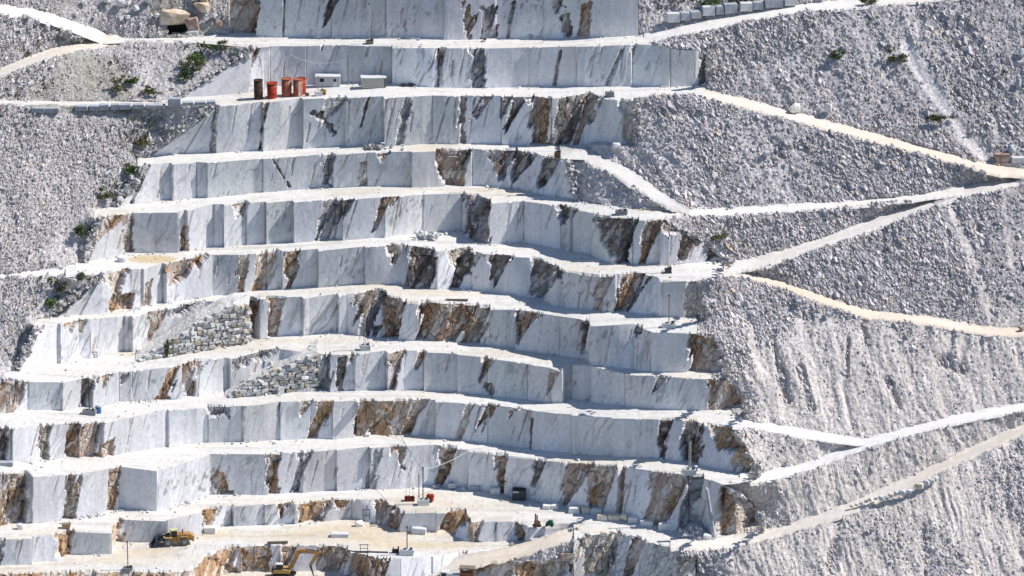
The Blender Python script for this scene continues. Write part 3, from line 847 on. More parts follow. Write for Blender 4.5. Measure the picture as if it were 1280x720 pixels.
for k in ORDER:
    lo, lr, tr, lt, tt = FACE[k]
    for a0, b0, sg in ((lr[0], tr[0], -1), (lr[1], tr[1], 1)):
        if not (0 < b0 < 1000) or k == 'A': continue
        n = 130; t = rng.random(n); x = a0+(b0-a0)*t; ya = ip(LIP[k], a0); yb = ip(TOE[k], b0); y = ya+(yb-ya)*t
        Ya = onZ(a0, ya, zlev(k, a0))[1]; Yb = onZ(b0, yb, zlev(lo, b0))[1]
        w_ = rng.normal(0, 3.0, n)+sg*1.0
        ep.append(onY(x+w_, y+rng.normal(0, 2, n), Ya+(Yb-Ya)*t-.5+.3*np.abs(w_)*0)); es.append(np.exp(rng.normal(-.75, .5, n)))
cp = np.vstack([cp]+ep); cs = np.concatenate([cs]+es)
l_ = np.clip(rng.normal(.46, .1, len(cp)-len(col)), .2, .7); col = np.vstack([col, np.stack([l_*1.05, l_, l_*.97], -1)])
v, f, c = rocks(cp, np.minimum(cs, 1.3), col, rng)
structure(mesh_obj('rubble', v, f, M_rock, c), 'stuff')
from mathutils import Vector
# ------------------------------------------------------------------ builder for things
import bmesh
class MB:
    def __init__(s): s.v = []; s.f = []
    def box(s, c, d, rz=0, jit=0, top=1.0, ry=0):
        b = len(s.v); cz, sz = math.cos(rz), math.sin(rz); cy, sy = math.cos(ry), math.sin(ry)
        for q in BOXV:
            k = top if q[2] > 0 else 1
            x, y, z = q[0]*d[0]/2*k, q[1]*d[1]/2*k, q[2]*d[2]/2
            if jit: x += random.uniform(-jit, jit)*d[0]; y += random.uniform(-jit, jit)*d[1]; z += (random.uniform(-jit, jit)*d[2] if q[2] > 0 else 0)
            x, z = x*cy+z*sy, -x*sy+z*cy
            s.v.append((c[0]+x*cz-y*sz, c[1]+x*sz+y*cz, c[2]+z))
        s.f += [tuple(b+i for i in f) for f in BOXF.tolist()]; return s
    def cyl(s, p0, p1, r0, r1=None, n=14, caps=True):
        r1 = r0 if r1 is None else r1; p0 = np.array(p0, float); p1 = np.array(p1, float); a = p1-p0; a /= np.linalg.norm(a)
        t = np.cross(a, (0, 0, 1) if abs(a[2]) < .9 else (1, 0, 0)); t /= np.linalg.norm(t); u = np.cross(a, t); b = len(s.v)
        for p, r in ((p0, r0), (p1, r1)):
            for i in range(n):
                g = 2*math.pi*i/n; s.v.append(tuple(p+r*(math.cos(g)*t+math.sin(g)*u)))
        for i in range(n): j = (i+1) % n; s.f.append((b+i, b+j, b+n+j, b+n+i))
        if caps: s.f += [tuple(b+i for i in range(n))[::-1], tuple(b+n+i for i in range(n))]
        return s
    def ring(s, z0, z1, r0, r1, th, n=24):   # open shell with thickness
        b = len(s.v)
        for (z, r) in ((z0, r0), (z1, r1), (z1, r1-th), (z0+.05, r0-th)):
            for i in range(n): g = 2*math.pi*i/n; s.v.append((r*math.cos(g), r*math.sin(g), z))
        for a in range(3):
            for i in range(n): j = (i+1) % n; s.f.append((b+a*n+i, b+a*n+j, b+a*n+n+j, b+a*n+n+i))
        s.f.append(tuple(b+3*n+i for i in range(n))); return s
    def prism(s, pts, y0, y1):
        b = len(s.v); n = len(pts)
        for y in (y0, y1): s.v += [(p[0], y, p[1]) for p in pts]
        s.f += [tuple(b+i for i in range(n)), tuple(b+n+i for i in range(n))[::-1]]
        for i in range(n): j = (i+1) % n; s.f.append((b+i, b+n+i, b+n+j, b+j))
        return s
    def beam(s, pts, w, y0, y1):
        for (a, b, wa, wb) in [(pts[i], pts[i+1], w[i], w[i+1]) for i in range(len(pts)-1)]:
            dx, dz = b[0]-a[0], b[1]-a[1]; l = math.hypot(dx, dz); nx, nz = -dz/l, dx/l
            s.prism([(a[0]-nx*wa/2, a[1]-nz*wa/2), (b[0]-nx*wb/2, b[1]-nz*wb/2), (b[0]+nx*wb/2, b[1]+nz*wb/2), (a[0]+nx*wa/2, a[1]+nz*wa/2)], y0, y1)
        return s
    def build(s, name, mat, parent=None, bevel=0, smooth=False):
        bm = bmesh.new(); vs = [bm.verts.new(v) for v in s.v]
        for f in s.f:
            try: bm.faces.new([vs[i] for i in f])
            except ValueError: pass
        bmesh.ops.recalc_face_normals(bm, faces=bm.faces)
        if bevel: bmesh.ops.bevel(bm, geom=bm.edges[:], offset=bevel, segments=2, affect='EDGES', clamp_overlap=True)
        me = bpy.data.meshes.new(name); bm.to_mesh(me); bm.free(); me.materials.append(mat if not isinstance(mat, str) else MM[mat])
        if smooth: me.polygons.foreach_set('use_smooth', [True]*len(me.polygons))
        o = bpy.data.objects.new(name, me); COL.objects.link(o)
        if parent: o.parent = parent
        return o
PX = 1/5.5
def at(px, py, k): return Vector(onZ(px, py, zlev(k, px)).tolist())
def on_slope(px, py):
    return Vector(onY(px, py, baseY(px, py, W2)).tolist())
def on_road(i, px, dy=0):
    x, y, z, hw, warm = rd3[i]; return Vector(onZ(px, np.interp(px, x, y)+dy, np.interp(px, x, z)).tolist())

# ---- sawn blocks: (image column, row of the foot, width, height in image units, depth m, turn)
def block(pos, w, h, d, mat, label, rz=0, group=None, jit=.04, cat='stone block', name='stone_block', tilt=0):
    m = MB(); m.box((0, 0, h/2-.05), (w, d, h), 0, jit)
    o = m.build(name, mat, None, min(.09, h*.06)); o.location = pos; o.rotation_euler = (tilt, random.uniform(-.03, .03), rz)
    return tag(o, label, cat, group)
def rock(pos, w, d, h, mat, label, seed, group=None, name='boulder', cat='boulder', rz=0, tag_it=True, parent=None):
    r = random.Random(seed); bm = bmesh.new()
    for i in range(22):
        v = Vector((r.gauss(0, 1), r.gauss(0, 1), r.gauss(0, 1))).normalized()
        v = Vector([math.copysign(abs(q)**.6, q) for q in v])*r.uniform(.8, 1)
        bm.verts.new((v.x*w/2, v.y*d/2, v.z*h/2+h*.42))
    g = bmesh.ops.convex_hull(bm, input=bm.verts[:])
    bmesh.ops.delete(bm, geom=[e for e in g['geom_interior'] if isinstance(e, bmesh.types.BMVert)], context='VERTS')
    bmesh.ops.bevel(bm, geom=bm.edges[:], offset=min(w, h)*.03, segments=1, affect='EDGES', clamp_overlap=True)
    me = bpy.data.meshes.new(name); bm.to_mesh(me); bm.free(); me.materials.append(MM[mat])
    o = bpy.data.objects.new(name, me); COL.objects.link(o); o.location = pos; o.rotation_euler.z = rz
    if parent: o.parent = parent
    if tag_it: tag(o, label, cat, group)
    return o
ORD = 'first second third fourth fifth sixth seventh eighth ninth tenth eleventh twelfth thirteenth fourteenth fifteenth sixteenth'.split()

# row edging the ledge left of the tanks
row = [(48, 141, 17, 6), (66, 141, 17, 6), (102, 139, 16, 6.5), (117, 138.5, 11, 6), (130, 138, 13, 7), (144, 137.5, 11, 7), (157, 137, 14, 6.5), (173, 136.5, 14, 6), (194, 135.5, 26, 4), (218, 134, 16, 11), (235, 133.5, 14, 5), (250, 133, 14, 5), (264, 132.5, 11, 5.5)]
for i, (x, y, w_, h_) in enumerate(row):
    lab = 'tallest grey block in the row edging the ledge left of the red tanks' if h_ > 10 else 'low dark slab in the row of blocks edging the ledge left of the red tanks' if h_ < 4.5 else f'grey sawn block, {ORD[i]} from left in the row edging the ledge below scree'
    block(on_slope(x, y-1)+Vector((0, -.2, .15)) if x < 225 else at(x, y-2, 'C'), w_*PX, h_*PX, 1.8, 'blockg', lab, .02, 'blocks edging the upper left ledge')
# wall of blocks above the top right road
top = [(841, 25, 17, 12), (856, 22.5, 13, 10), (869, 20, 14, 9), (885, 16.5, 17, 12), (899, 15, 11, 11), (913, 13.5, 18, 12), (932, 11, 17, 11), (947, 9, 14, 10), (966, 6.5, 25, 11), (987, 4, 16, 9)]
for i, (x, y, w_, h_) in enumerate(top):
    block(on_slope(x, y)+Vector((0, -1.0, -.1)), w_*PX*.97, h_*PX, 2.0, 'blockg' if i % 3 else 'block', f'grey cut block, {ORD[i]} from left in the wall above the top right road', .18, 'block wall above the top right road')
# boulders along lower right road
bl = [(1064, 634, 5), (1070, 632, 5), (1076, 630.5, 6), (1082, 628, 6), (1088, 627, 8), (1094, 625, 6), (1101, 625, 9), (1108, 624, 7), (1113, 622, 9), (1120, 620, 9), (1127, 619, 10), (1135, 617, 8), (1148, 611, 12), (1157, 607, 10), (1163, 604, 9), (1168, 601, 8)]
for i, (x, y, w_) in enumerate(bl):
    rock(on_slope(x, y)+Vector((0, -1.0, .3)), w_*PX, w_*PX*.8, w_*PX*.9, 'block' if i % 4 else 'blockt', f'pale boulder, {ORD[i]} from left in the line below the lowest right road', 40+i, 'boulders below the lowest right hand road')
# blocks on the loading ledge
lb = [(683.5, 637, 9, 6, 'blockw', 'small white block, left one of a pair at the shaded wall foot'),
 (693.5, 637, 9, 6, 'blockw', 'small white block, right one of a pair at the shaded wall foot'),
 (718, 642, 14, 8, 'blockw', 'white sawn block at the left end of the block row under the brown fractures'),
 (732, 642, 11, 9, 'blockt', 'tan and white block, second from the left in the row under the brown fractures'),
 (746, 644, 15, 9, 'block', 'long grey white block, third from the left in the row under the brown fractures'),
 (763, 645, 18, 9, 'blockw', 'broad flat white block behind two cream blocks in the block row'),
 (753, 651, 13, 8, 'blockt', 'cream block in front of the broad white one, left of two'),
 (767, 651, 14, 8, 'blockt', 'cream block in front of the broad white one, right of two'),
 (780, 640, 11, 4, 'blockg', 'small grey slab lying behind the tan wedge shaped block'),
 (791, 654, 13, 8.5, 'blockw', 'white block just right of the tan wedge shaped block'),
 (809, 658, 16, 7.5, 'blockw', 'white block, second from the right end of the block row'),
 (832.5, 663, 18, 10, 'blockw', 'largest white block at the right end of the block row')]
for x, y, w_, h_, mt, lab in lb:
    block(at(x, y-1.5, 'K'), w_*PX, h_*PX*.9, 1.7, mt, lab, random.uniform(-.3, .1), 'blocks on the loading ledge', .06)
rock(at(779, 652, 'K'), 10*PX, 2, 13*PX, 'blockt', 'tan wedge shaped block standing on end in the block row', 5, 'blocks on the loading ledge')
rock(at(884, 676, 'K'), 12*PX, 2, 12*PX, 'blockw', 'white boulder in the dark corner under the leaning slab', 6)
for x, y, w_, h_, mt, lab in [(545.5, 611, 9, 4, 'blockg', 'flat grey slab in shade right of the cable mast'), (594, 614, 14, 7, 'blockg', 'low grey block in shade between the water tank and the stacked blocks'),
        (603.5, 612, 10, 8, 'block', 'lower grey block of the two high stack at the shaded wall foot'), (619, 619, 13, 9.5, 'block', 'grey block with a rough top just left of the black container'),
        (263, 667, 14, 8, 'blockw', 'white block lying behind the rear of the yellow loader'), (357, 549, 11, 9, 'blockg', 'grey cube block standing alone at the wall foot'),
        (460, 546, 6, 4, 'blockw', 'tiny white block under the orange stained wall'), (8, 583, 17, 5, 'blockg', 'flat grey slab lying at the left picture edge'),
        (425, 672, 21, 5, 'block', 'long grey slab lying on the open pit floor'), (524, 668, 18, 8, 'block', 'wedge cut white block at the foot of the pale projecting bench')]:
    lv = 'I' if y in (549, 546) else 'J' if y == 583 else 'L' if y > 660 else 'K'
    if y in (549, 546): lv = 'I'
    lv = {549: 'J', 546: 'J', 583: 'J'}.get(y, lv)
    block(at(x, y-1.5, lv), w_*PX, h_*PX*.95, 1.7, mt, lab, random.uniform(-.25, .1), None, .05)
p = at(603.5, 610.5, 'K'); p.z += 8*PX*.95-.05
block(p, 9.5*PX, 7*PX, 1.6, 'blockt', 'upper tan block of the two high stack at the shaded wall foot', .05)
for x, y, w_, lab in [(736, 669, 8, 'small tan stone on the loading ledge edge, leftmost of three'), (755, 669, 11, 'tan flat stone on the loading ledge edge, middle of three'), (767, 668.5, 10, 'tan stone on the loading ledge edge, rightmost of three')]:
    rock(at(x, y-1, 'K'), w_*PX, 1.4, 4.5*PX, 'blockt', lab, int(x), 'stones on the loading ledge edge')
# stack under the ramp
for x, y, w_, h_, lab in [(698, 687, 14, 8, 'reddish block under the ramp, lower left of the stack'), (711, 686, 12, 9, 'reddish block under the ramp, lower right of the stack'), (704, 678.5, 16, 6, 'reddish grey slab under the ramp, topmost of the stack'),
        (685, 696, 12, 6, 'small reddish block lying left of the stack under the ramp'), (708, 697, 18, 7, 'long reddish block in front of the stack under the ramp')]:
    z = zN1(x)+(1.6 if y < 680 else 0); block(Vector(onZ(x, y+(8 if y < 680 else 0)-1, zN1(x)).tolist())+Vector((0, 0, z-zN1(x))), w_*PX, h_*PX, 1.8, 'blockr', lab, .2, 'reddish blocks under the ramp', .12)
# stack by the upper right road
for x, y, w_, h_, dz, mt, lab in [(1252, 212, 22, 6, 0, 'blockr', 'lower reddish slab of the stack beside the upper right road'), (1252, 212, 19, 11, 1.1, 'blockr', 'brown jagged block on top of the reddish slab beside the road'),
        (1273, 214, 20, 7, 0, 'blockg', 'lower grey block at the right picture edge beside the road'), (1275, 214, 24, 8, 1.25, 'block', 'upper grey block at the right picture edge beside the road')]:
    block(on_road(0, x, -6)+Vector((0, 0, dz)), w_*PX, h_*PX, 2.0, mt, lab, -.05, 'blocks beside the upper right road', .08)
# free boulders
for i, (x, y, w_, h_, mt, lab) in enumerate([(993, 140, 17, 13, 'blockw', 'large pinkish white boulder on the scree above the tan road'), (1035, 140, 12, 14, 'block', 'squarish white boulder on the scree right of the pinkish one'),
        (143, 41, 10, 9, 'blockg', 'grey cube boulder beside the upper left road fork'), (188, 47, 11, 4, 'blockg', 'low grey rock at the road edge left of the tunnel'),
        (240, 44.5, 23, 8, 'block', 'long pale block lying in front of the tunnel mouth'), (1278, 70, 14, 12, 'block', 'big pale boulder at the right picture edge near the top'), (1272, 110, 12, 16, 'blockg', 'dark grey boulder at the right picture edge above the brown stack'),
        (1264, 190, 12, 12, 'blockg', 'dark grey boulder on the scree just above the brown stack'), (795, 44, 9, 7, 'block', 'grey boulder at the right foot of the topmost wall'), (784, 45.5, 8, 5, 'blockw', 'small white boulder at the foot of the topmost wall'),
        (770, 185, 14, 8, 'block', 'pale boulder at the top of the pale ramp'), (958, 195, 11, 9, 'blockg', 'grey boulder in the dark coarse scree patch'), (998, 380, 10, 7, 'blockg', 'grey boulder below the tan road, left of two'), (1035, 395, 9, 7, 'blockg', 'grey boulder below the tan road, right of two'),
        (1277, 413, 10, 7, 'blockr', 'brown boulder at the right picture edge above the tan road'), (25, 661, 9, 9, 'blockw', 'white boulder under the brown fractures at far left')]):
    pos = at(x, y-1, 'B') if y < 50 else at(25, 661, 'K') if y == 661 else on_slope(x, y)+Vector((0, -.6, .1))
    rock(pos, w_*PX, w_*PX*.8, h_*PX, mt, lab, 100+i, None, rz=random.uniform(0, 1))
lb2 = [(252, 16, 24), (274, 34, 15), (262, -4, 26), (152, 8, 13), (170, 14, 11), (186, 4, 14), (105, 6, 9), (160, 24, 8), (176, 33, 6), (256, 6, 15), (268, 22, 10), (120, 22, 7), (134, 4, 10), (243, 2, 12), (96, 20, 7), (196, 22, 9), (84, 42, 8), (60, 36, 8), (36, 24, 9), (48, 30, 7)]
for i, (x, y, w_) in enumerate(lb2):
    lab = ['largest tilted boulder', 'shaded brown boulder', 'huge cracked boulder', 'wide pale boulder', 'cracked white boulder', 'tall pale boulder', 'small angular boulder', 'flat pale rock', 'little white rock', 'tan sided boulder', 'dark faced boulder', 'low white boulder', 'blunt pale boulder', 'tan topped boulder', 'small grey rock', 'sloping pale boulder', 'grey rock over the left bend', 'grey rock in the dark band', 'squat grey rock', 'narrow grey rock'][i]
    place = 'left of the tunnel' if 140 < x < 200 else 'between the tunnel and the topmost wall' if x > 200 else 'on the scree near the upper left road'
    rock(on_slope(x, y)+Vector((0, -.5, .2)), w_*PX, w_*PX*.8, w_*PX*.8, 'tanrock' if i in (0, 9, 13) else 'blockr' if i == 1 else 'block', f'{lab} {place}', 200+i, 'boulders near the tunnel', rz=i)

# ---- tunnel under the tan outcrop
t = thing('rock_outcrop', 'tan rounded rock outcrop overhanging a dark tunnel mouth beside the top ledge', 'rock outcrop', at(219, 43, 'B'))
rock((-.4, .9, 1.7), 9.2, 6.6, 5.2, 'tanrock', '', 11, parent=t, tag_it=False, name='overhang')
rock((-3.9, .2, -.3), 3.2, 4.4, 3.6, 'tanrock', '', 12, parent=t, tag_it=False, name='side_rock')
o = rock((4.1, .4, -.2), 4.2, 5.0, 6.0, 'blockr', '', 13, parent=t, tag_it=False, name='side_rock')
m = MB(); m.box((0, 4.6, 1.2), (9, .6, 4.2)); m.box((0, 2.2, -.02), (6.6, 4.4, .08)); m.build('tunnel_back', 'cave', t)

# ---- dry stone walls and the rubble ramps they hold
def stone_wall(foot, topl, zfun, label, seed, back):
    r = np.random.default_rng(seed)
    x = np.arange(foot[0, 0], foot[-1, 0], 1.0)
    Pf = onZ(x, ip(foot, x), zfun(x)); Pt = onY(x, ip(topl, x), Pf[:, 1]+.12*np.maximum(0, ip(foot, x)-ip(topl, x))*PX)
    H = np.maximum(.1, Pt[:, 2]-Pf[:, 2]); L = np.concatenate([[0], np.cumsum(np.hypot(*np.diff(Pf[:, :2], axis=0).T))])
    ang = math.atan2(Pf[-1, 1]-Pf[0, 1], Pf[-1, 0]-Pf[0, 0])
    V = []; Fc = []; Cc = []; z = 0
    while z < H.max():
        ch = r.uniform(.5, .95); s = r.uniform(-1, 0)
        while s < L[-1]:
            wd = r.uniform(.7, 2.0); mid = np.clip(s+wd/2, 0, L[-1]); i = int(np.interp(mid, L, np.arange(len(L))))
            if z+ch*.6 < H[i]:
                hh = ch*r.uniform(.82, 1.0); c = Pf[i]+np.array([0, .12*z+.5+r.uniform(-.4, .3), z+hh/2+r.uniform(-.12, .12)])
                q = BOXV*(1+r.uniform(-.38, .12, (8, 3)))*np.array([wd*1.0, 1.5, hh*1.06])/2
                a = ang+r.normal(0, .14); q = np.stack([q[:, 0]*math.cos(a)-q[:, 1]*math.sin(a), q[:, 0]*math.sin(a)+q[:, 1]*math.cos(a), q[:, 2]+q[:, 0]*r.normal(0, .09)], -1)
                Fc.append(BOXF+8*len(V)); V.append(q+c)
                l = r.uniform(.46, .74); kk = r.random(); cc = np.array([l, l*.985, l*.96]) if kk < .72 else np.array([l*.95, l*.82, l*.64]) if kk < .86 else np.array([l*.6, l*.56, l*.54])
                Cc.append(np.tile(cc, (8, 1)))
            s += wd
        z += ch
    o = mesh_obj('dry_stone_wall', np.vstack(V), np.vstack(Fc), M_rock, np.vstack(Cc)); tag(o, label, 'stone wall')
    rows = np.linspace(0, 1, 12)[:, None]
    Pr = Pt[None]+np.array([0, 1, 0])*rows[..., None]*back; Pr[..., 1] += .2
    Pr[..., 2] += .22*fbm(Pr[..., 0]*.5, Pr[..., 1]*.5, 0, seed)+.08*fbm(Pr[..., 0]*2, Pr[..., 1]*2, 0, seed+1)-.25+.5*rows
    Pr = np.concatenate([Pr[:1]-np.array([0, 0, 1.2]), Pr]); lum = .62+.06*fbm(Pr[..., 0]*.5, Pr[..., 1]*.5, 0, seed+2)
    structure(mesh_obj('rubble_ramp', Pr, grid_faces(13, len(x)), M_slope, np.stack([lum, lum*.97, lum*.93], -1)))
    n = int(L[-1]*1.6); k = r.integers(0, len(x), n); tt = r.random(n)**1.6
    ps = Pt[k]+np.stack([r.normal(0, .2, n), tt*back*.8, .1+.4*tt], -1); l = r.normal(.5, .1, n); v, f, c = rocks(ps, np.exp(r.normal(-1.35, .4, n)), np.clip(np.stack([l, l*.97, l*.93], -1), .2, .8), r)
    structure(mesh_obj('rubble', v, f, M_rock, c), 'stuff')
stone_wall(A('168,453 312,429'), A('168,452 190,440 209,429 241,407 274,389 290,383 312,381'), zf('H'), 'large dry stone wall of rough white and orange blocks holding up a sloping rubble ramp', 71, 9.0)
stone_wall(A('280,498 396,488'), A('280,497 310,478 340,465 370,451 396,441'), zf('I'), 'smaller dry stone wall of thin pale slabs beside the dark fractured rock', 72, 9.0)

# ---- heap of spoil on the bench
hp = []; 
for i in range(60): hp.append((random.gauss(0, 1.3), random.gauss(0, 1.0), max(.1, 1.3*(1-abs(random.gauss(0, .6))))))
v, f, c = rocks(np.array(hp), np.random.default_rng(3).uniform(.4, 1.0, 60), np.full((60, 3), .58)*np.random.default_rng(4).uniform(.7, 1.2, (60, 1)), np.random.default_rng(5))
o = mesh_obj('stone_heap', v, f, M_rock, c); o.location = at(533, 298, 'F'); structure(o, 'stuff')
hp = [(random.gauss(0, 1.4), random.gauss(0, .6), random.uniform(.05, .9)) for i in range(45)]
v, f, c = rocks(np.array(hp), np.random.default_rng(6).uniform(.3, .9, 45), np.full((45, 3), .3), np.random.default_rng(7))
o = mesh_obj('stone_heap', v, f, M_rock, c); o.location = at(471, 186, 'D'); structure(o, 'stuff')
hp = [(random.gauss(0, 1.9), random.gauss(0, .5), random.uniform(.05, .45)) for i in range(40)]
v, f, c = rocks(np.array(hp), np.random.default_rng(8).uniform(.3, .7, 40), np.full((40, 3), .6), np.random.default_rng(9))
o = mesh_obj('stone_heap', v, f, M_rock, c); o.location = at(110, 645, 'K'); structure(o, 'stuff')

# ---- leaning slab in the lower right corner
m = MB(); m.prism([(-.45, 0), (.35, 0), (-.25, 12.2), (-.65, 12.6)], -.4, .5)
o = m.build('rock_pillar', 'blockg', None, .08); o.location = at(893, 675, 'K'); o.rotation_euler = (.06, -.10, -.3); tag(o, 'thin pale upright slab of rock left standing at the lower right corner', 'rock pillar')

# ---- fuel tanks
def tank(px, py, w_, h_, mat, label, taper=1.0, streak=None):
    t = thing('steel_tank', label, 'tank', at(px, py, 'C'), random.uniform(0, 3), 'steel tanks on the upper ledge'); r = w_*PX/2; h = h_*PX/.95
    MB().ring(0, h, r*taper, r, .12).build('shell', mat, t, 0, True)
    m = MB(); m.ring(h-.12, h+.06, r+.09, r+.09, .24); m.build('rim', mat if mat != 'red' else 'red', t)
    for q in (.33, .66): rr = r*(1+(taper-1)*q); m = MB(); m.ring(h*q-.05, h*q+.05, rr+.06, rr+.06, .1); m.build('hoop', mat, t)
    if streak:
        m = MB(); m.prism([(-.28, 0.2), (.28, .2), (.22, h*.9), (-.18, h*.95)], -.03, .03); o = m.build('pale_panel', 'blockt', t); o.location = (math.cos(-1.2-t.rotation_euler.z)*(r+.02), math.sin(-1.2-t.rotation_euler.z)*(r+.02), 0); o.rotation_euler.z = math.pi/2-1.2-t.rotation_euler.z
    return t
tank(323.2, 123.5, 11.5, 24, 'rust', 'dark rusty open steel tank, leftmost of the tank group')
tank(340.2, 122.3, 13.5, 19, 'red', 'bright red open steel tank, shortest of the group and wider at the top', .88)
tank(358.4, 119.6, 13, 22, 'orange_red', 'faded orange red open tank standing in the middle of the group')
tank(376.8, 117.2, 12, 20, 'red', 'red tank at the back right of the group, half hidden by the stained one')
tank(372.6, 119.3, 12.5, 21, 'orange_red', 'faded red tank with a pale stained panel, in front of the hidden red one', 1.0, True)

# ---- site cabin and shed
t = thing('site_cabin', 'white site cabin with two dark windows behind the red tanks', 'cabin', at(410, 107.6, 'C'), -.03)
m = MB(); m.box((0, 0, 1.35), (5.8, 2.3, 2.4)); 
for i in range(-2, 3): m.box((i*1.16, -1.16, 1.35), (.05, .05, 2.35))
m.build('wall', 'cabin', t)
MB().box((0, 0, 2.62), (6.0, 2.5, .14)).build('roof', 'white', t)
[MB().box((x, y, .08), (.25, .25, .16)).build('footing', 'dark', t) for x in (-2.6, 0, 2.6) for y in (-.9, .9)]
for x, w_ in ((-1.35, 1.1),):
    o = MB().box((x, -1.17, 1.75), (w_+.16, .06, 1.0)).build('window', 'white', t); MB().box((x, -1.205, 1.75), (w_, .03, .85)).build('pane', 'glass', o)
o = MB().box((1.75, -1.17, 1.2), (1.0, .06, 2.0)).build('door', 'white', t); MB().box((1.75, -1.205, 1.75), (.72, .03, .7)).build('pane', 'glass', o); MB().box((1.38, -1.22, 1.15), (.08, .05, .2)).build('handle', 'dark', o)
t = thing('site_shed', 'pale ribbed metal shed without windows at the wall foot right of the cabin', 'shed', at(467, 109, 'C'), .05)
m = MB(); m.box((0, 0, 1.25), (5.9, 2.3, 2.4))
for i in range(-9, 10): m.box((i*.31, -1.17, 1.25), (.12, .06, 2.3))
m.build('wall', 'shed', t); m = MB(); m.prism([(-3.05, 2.42), (3.05, 2.52), (3.05, 2.66), (-.6, 2.6), (-3.05, 2.72)], -1.3, 1.25); m.build('roof', 'white', t); MB().box((2.7, -1.21, 1.2), (.3, .05, 2.2)).build('post', 'rust', t)
# small kit round the cabin
t = thing('generator', 'small white box with a pipe mast in front of the cabin', 'generator', at(398, 119.5, 'C'), .1); MB().box((0, 0, .55), (1.7, 1.2, 1.0), 0, .04).build('housing', 'white', t, .05); MB().cyl((0, 0, 1), (0, 0, 5.0), .07).build('pipe', 'grey', t); MB().box((.5, 0, 1.15), (.3, .3, .25)).build('cap', 'dark', t)
t = thing('compressor', 'small yellow compressor standing right of the white box', 'compressor', at(404.5, 118, 'C'), -.2); MB().box((0, 0, .75), (1.3, 1.0, .95), 0, .03, .85).build('housing', 'yellow', t, .06); [MB().cyl((x, -.55, .28), (x, -.4, .28), .26).build('wheel', 'black', t) for x in (-.4, .4)]; MB().box((-.3, -.02, 1.28), (.5, .6, .12)).build('panel', 'dark', t)
t = thing('pump', 'small brown pump lying beside the rightmost tank', 'pump', at(384, 120, 'C')); MB().box((0, 0, .3), (1.0, .7, .5), 0, .06).build('base', 'wood', t, .04); MB().cyl((-.3, 0, .6), (.3, 0, .6), .22).build('motor', 'dark', t)
t = thing('generator', 'grey generator box on the ledge edge near the right end of the upper wall', 'generator', at(762, 121, 'C'), .1); MB().box((0, 0, .7), (2.0, 1.3, 1.1), 0, .02).build('housing', 'grey', t, .05); MB().box((0, 0, .1), (2.3, 1.4, .16)).build('skid', 'dark', t); MB().cyl((.3, 0, 1.2), (.3, 0, 1.8), .1).build('exhaust', 'dark', t)
t = thing('scrap_heap', 'dark heap of scrap at the wall foot right of the shed', 'scrap heap', at(511, 107.5, 'C')); m = MB(); random.seed(31)
for i in range(12): m.box((random.uniform(-1.7, 1.7), random.uniform(-.4, .4), random.uniform(.1, .5)), (random.uniform(.4, 1.3), .5, random.uniform(.2, .5)), random.uniform(0, 3), .1)
m.build('scrap', 'dark', t)
t = thing('drum', 'blue drum beside the dark stone heap on the bench', 'drum', at(478.5, 183.5, 'D')); MB().cyl((0, 0, 0), (0, 0, .95), .62).build('body', 'blue', t, 0); MB().cyl((0, 0, .96), (0, 0, 1.02), .5).build('lid', 'white', t)

# ---- wire saw masts
def lattice(m, h, w, n):
    for sx, sy in ((-1, -1), (1, -1), (1, 1), (-1, 1)): m.cyl((sx*w, sy*w, 0), (sx*w*.7, sy*w*.7, h), .05, .05, 6)
    for i in range(n):
        z0, z1 = h*i/n, h*(i+1)/n; m.cyl((-w, -w, z0), (w, -w, z1), .035, .035, 5); m.cyl((w, -w, z0), (w, w, z1), .035, .035, 5); m.cyl((-w, w, z0), (-w, -w, z1), .035, .035, 5)
def rig(px, py, k, mast, bw, label, base='grey', mastmat='grey', w=.12, bh=1.2, extra=None, lean=0):
    t = thing('drilling_mast', label, 'mast', at(px, py, k), random.uniform(-.15, .15))
    h = mast*PX/.95
    m = MB(); m.box((0, 0, bh/2), (bw*PX, 1.6, bh), 0, .05); m.build('base', base, t, .05)
    m = MB(); m.box((bw*PX*.3, -.3, bh+.2), (.6, .6, .45), .2); m.build('motor', 'dark', t); MB().cyl((-bw*PX*.25, -.3, bh+.15), (-bw*PX*.05, -.3, bh+.15), .2).build('spool', 'dark', t)
    m = MB(); lattice(m, h, w, max(4, int(h/.8))); o = m.build('mast', mastmat, t); o.location = (0, 0, bh*.5); o.rotation_euler.y = lean
    m = MB(); m.cyl((0, 0, h), (0, 0, h+.25), .22, .22, 10); o = m.build('pulley', 'dark', t); o.location = (0, 0, bh*.5); o.rotation_euler.y = lean
    return t
rig(462, 54.5, 'B', 48, 10, 'tall thin mast on a dark block on the topmost ledge', 'wood', 'white', .09, .8)
rig(697, 196, 'D', 16, 8, 'short mast on a brown box at the end of the fourth bench', 'brown', 'dark', .08, 1.2)
rig(777, 268, 'E', 14, 15, 'squat grey drill on a wide base beside the ochre road patch', 'grey', 'grey', .2, 1.0)
rig(835, 341, 'F', 40, 8, 'slim mast on a dark grey base where three roads meet', 'dark', 'white', .09, 1.0)
rig(836, 409, 'G', 36, 16, 'slim mast on a wide white block at the right end of its bench', 'white', 'grey', .09, 1.0)
rig(456, 437, 'H', 38, 13, 'lattice mast on a grey block in front of the blue shadowed corner', 'block', 'grey', .2, 1.2)
t = rig(112, 518, 'I', 38, 16, 'dark thin mast on a grey frame beside a blue drum at left', 'grey', 'dark', .08, 1.1)
t = thing('drum', 'blue and white drum beside the dark mast on the left benches', 'drum', at(123, 516, 'I')); MB().cyl((0, 0, 0), (0, 0, 1.5), .7).build('body', 'blue', t); MB().cyl((0, 0, 1.5), (0, 0, 1.95), .62).build('lid', 'white', t)
rig(160, 712, 'L', 32, 11, 'dark thin mast on a low base at the lower left pit edge', 'grey', 'dark', .07, .6)
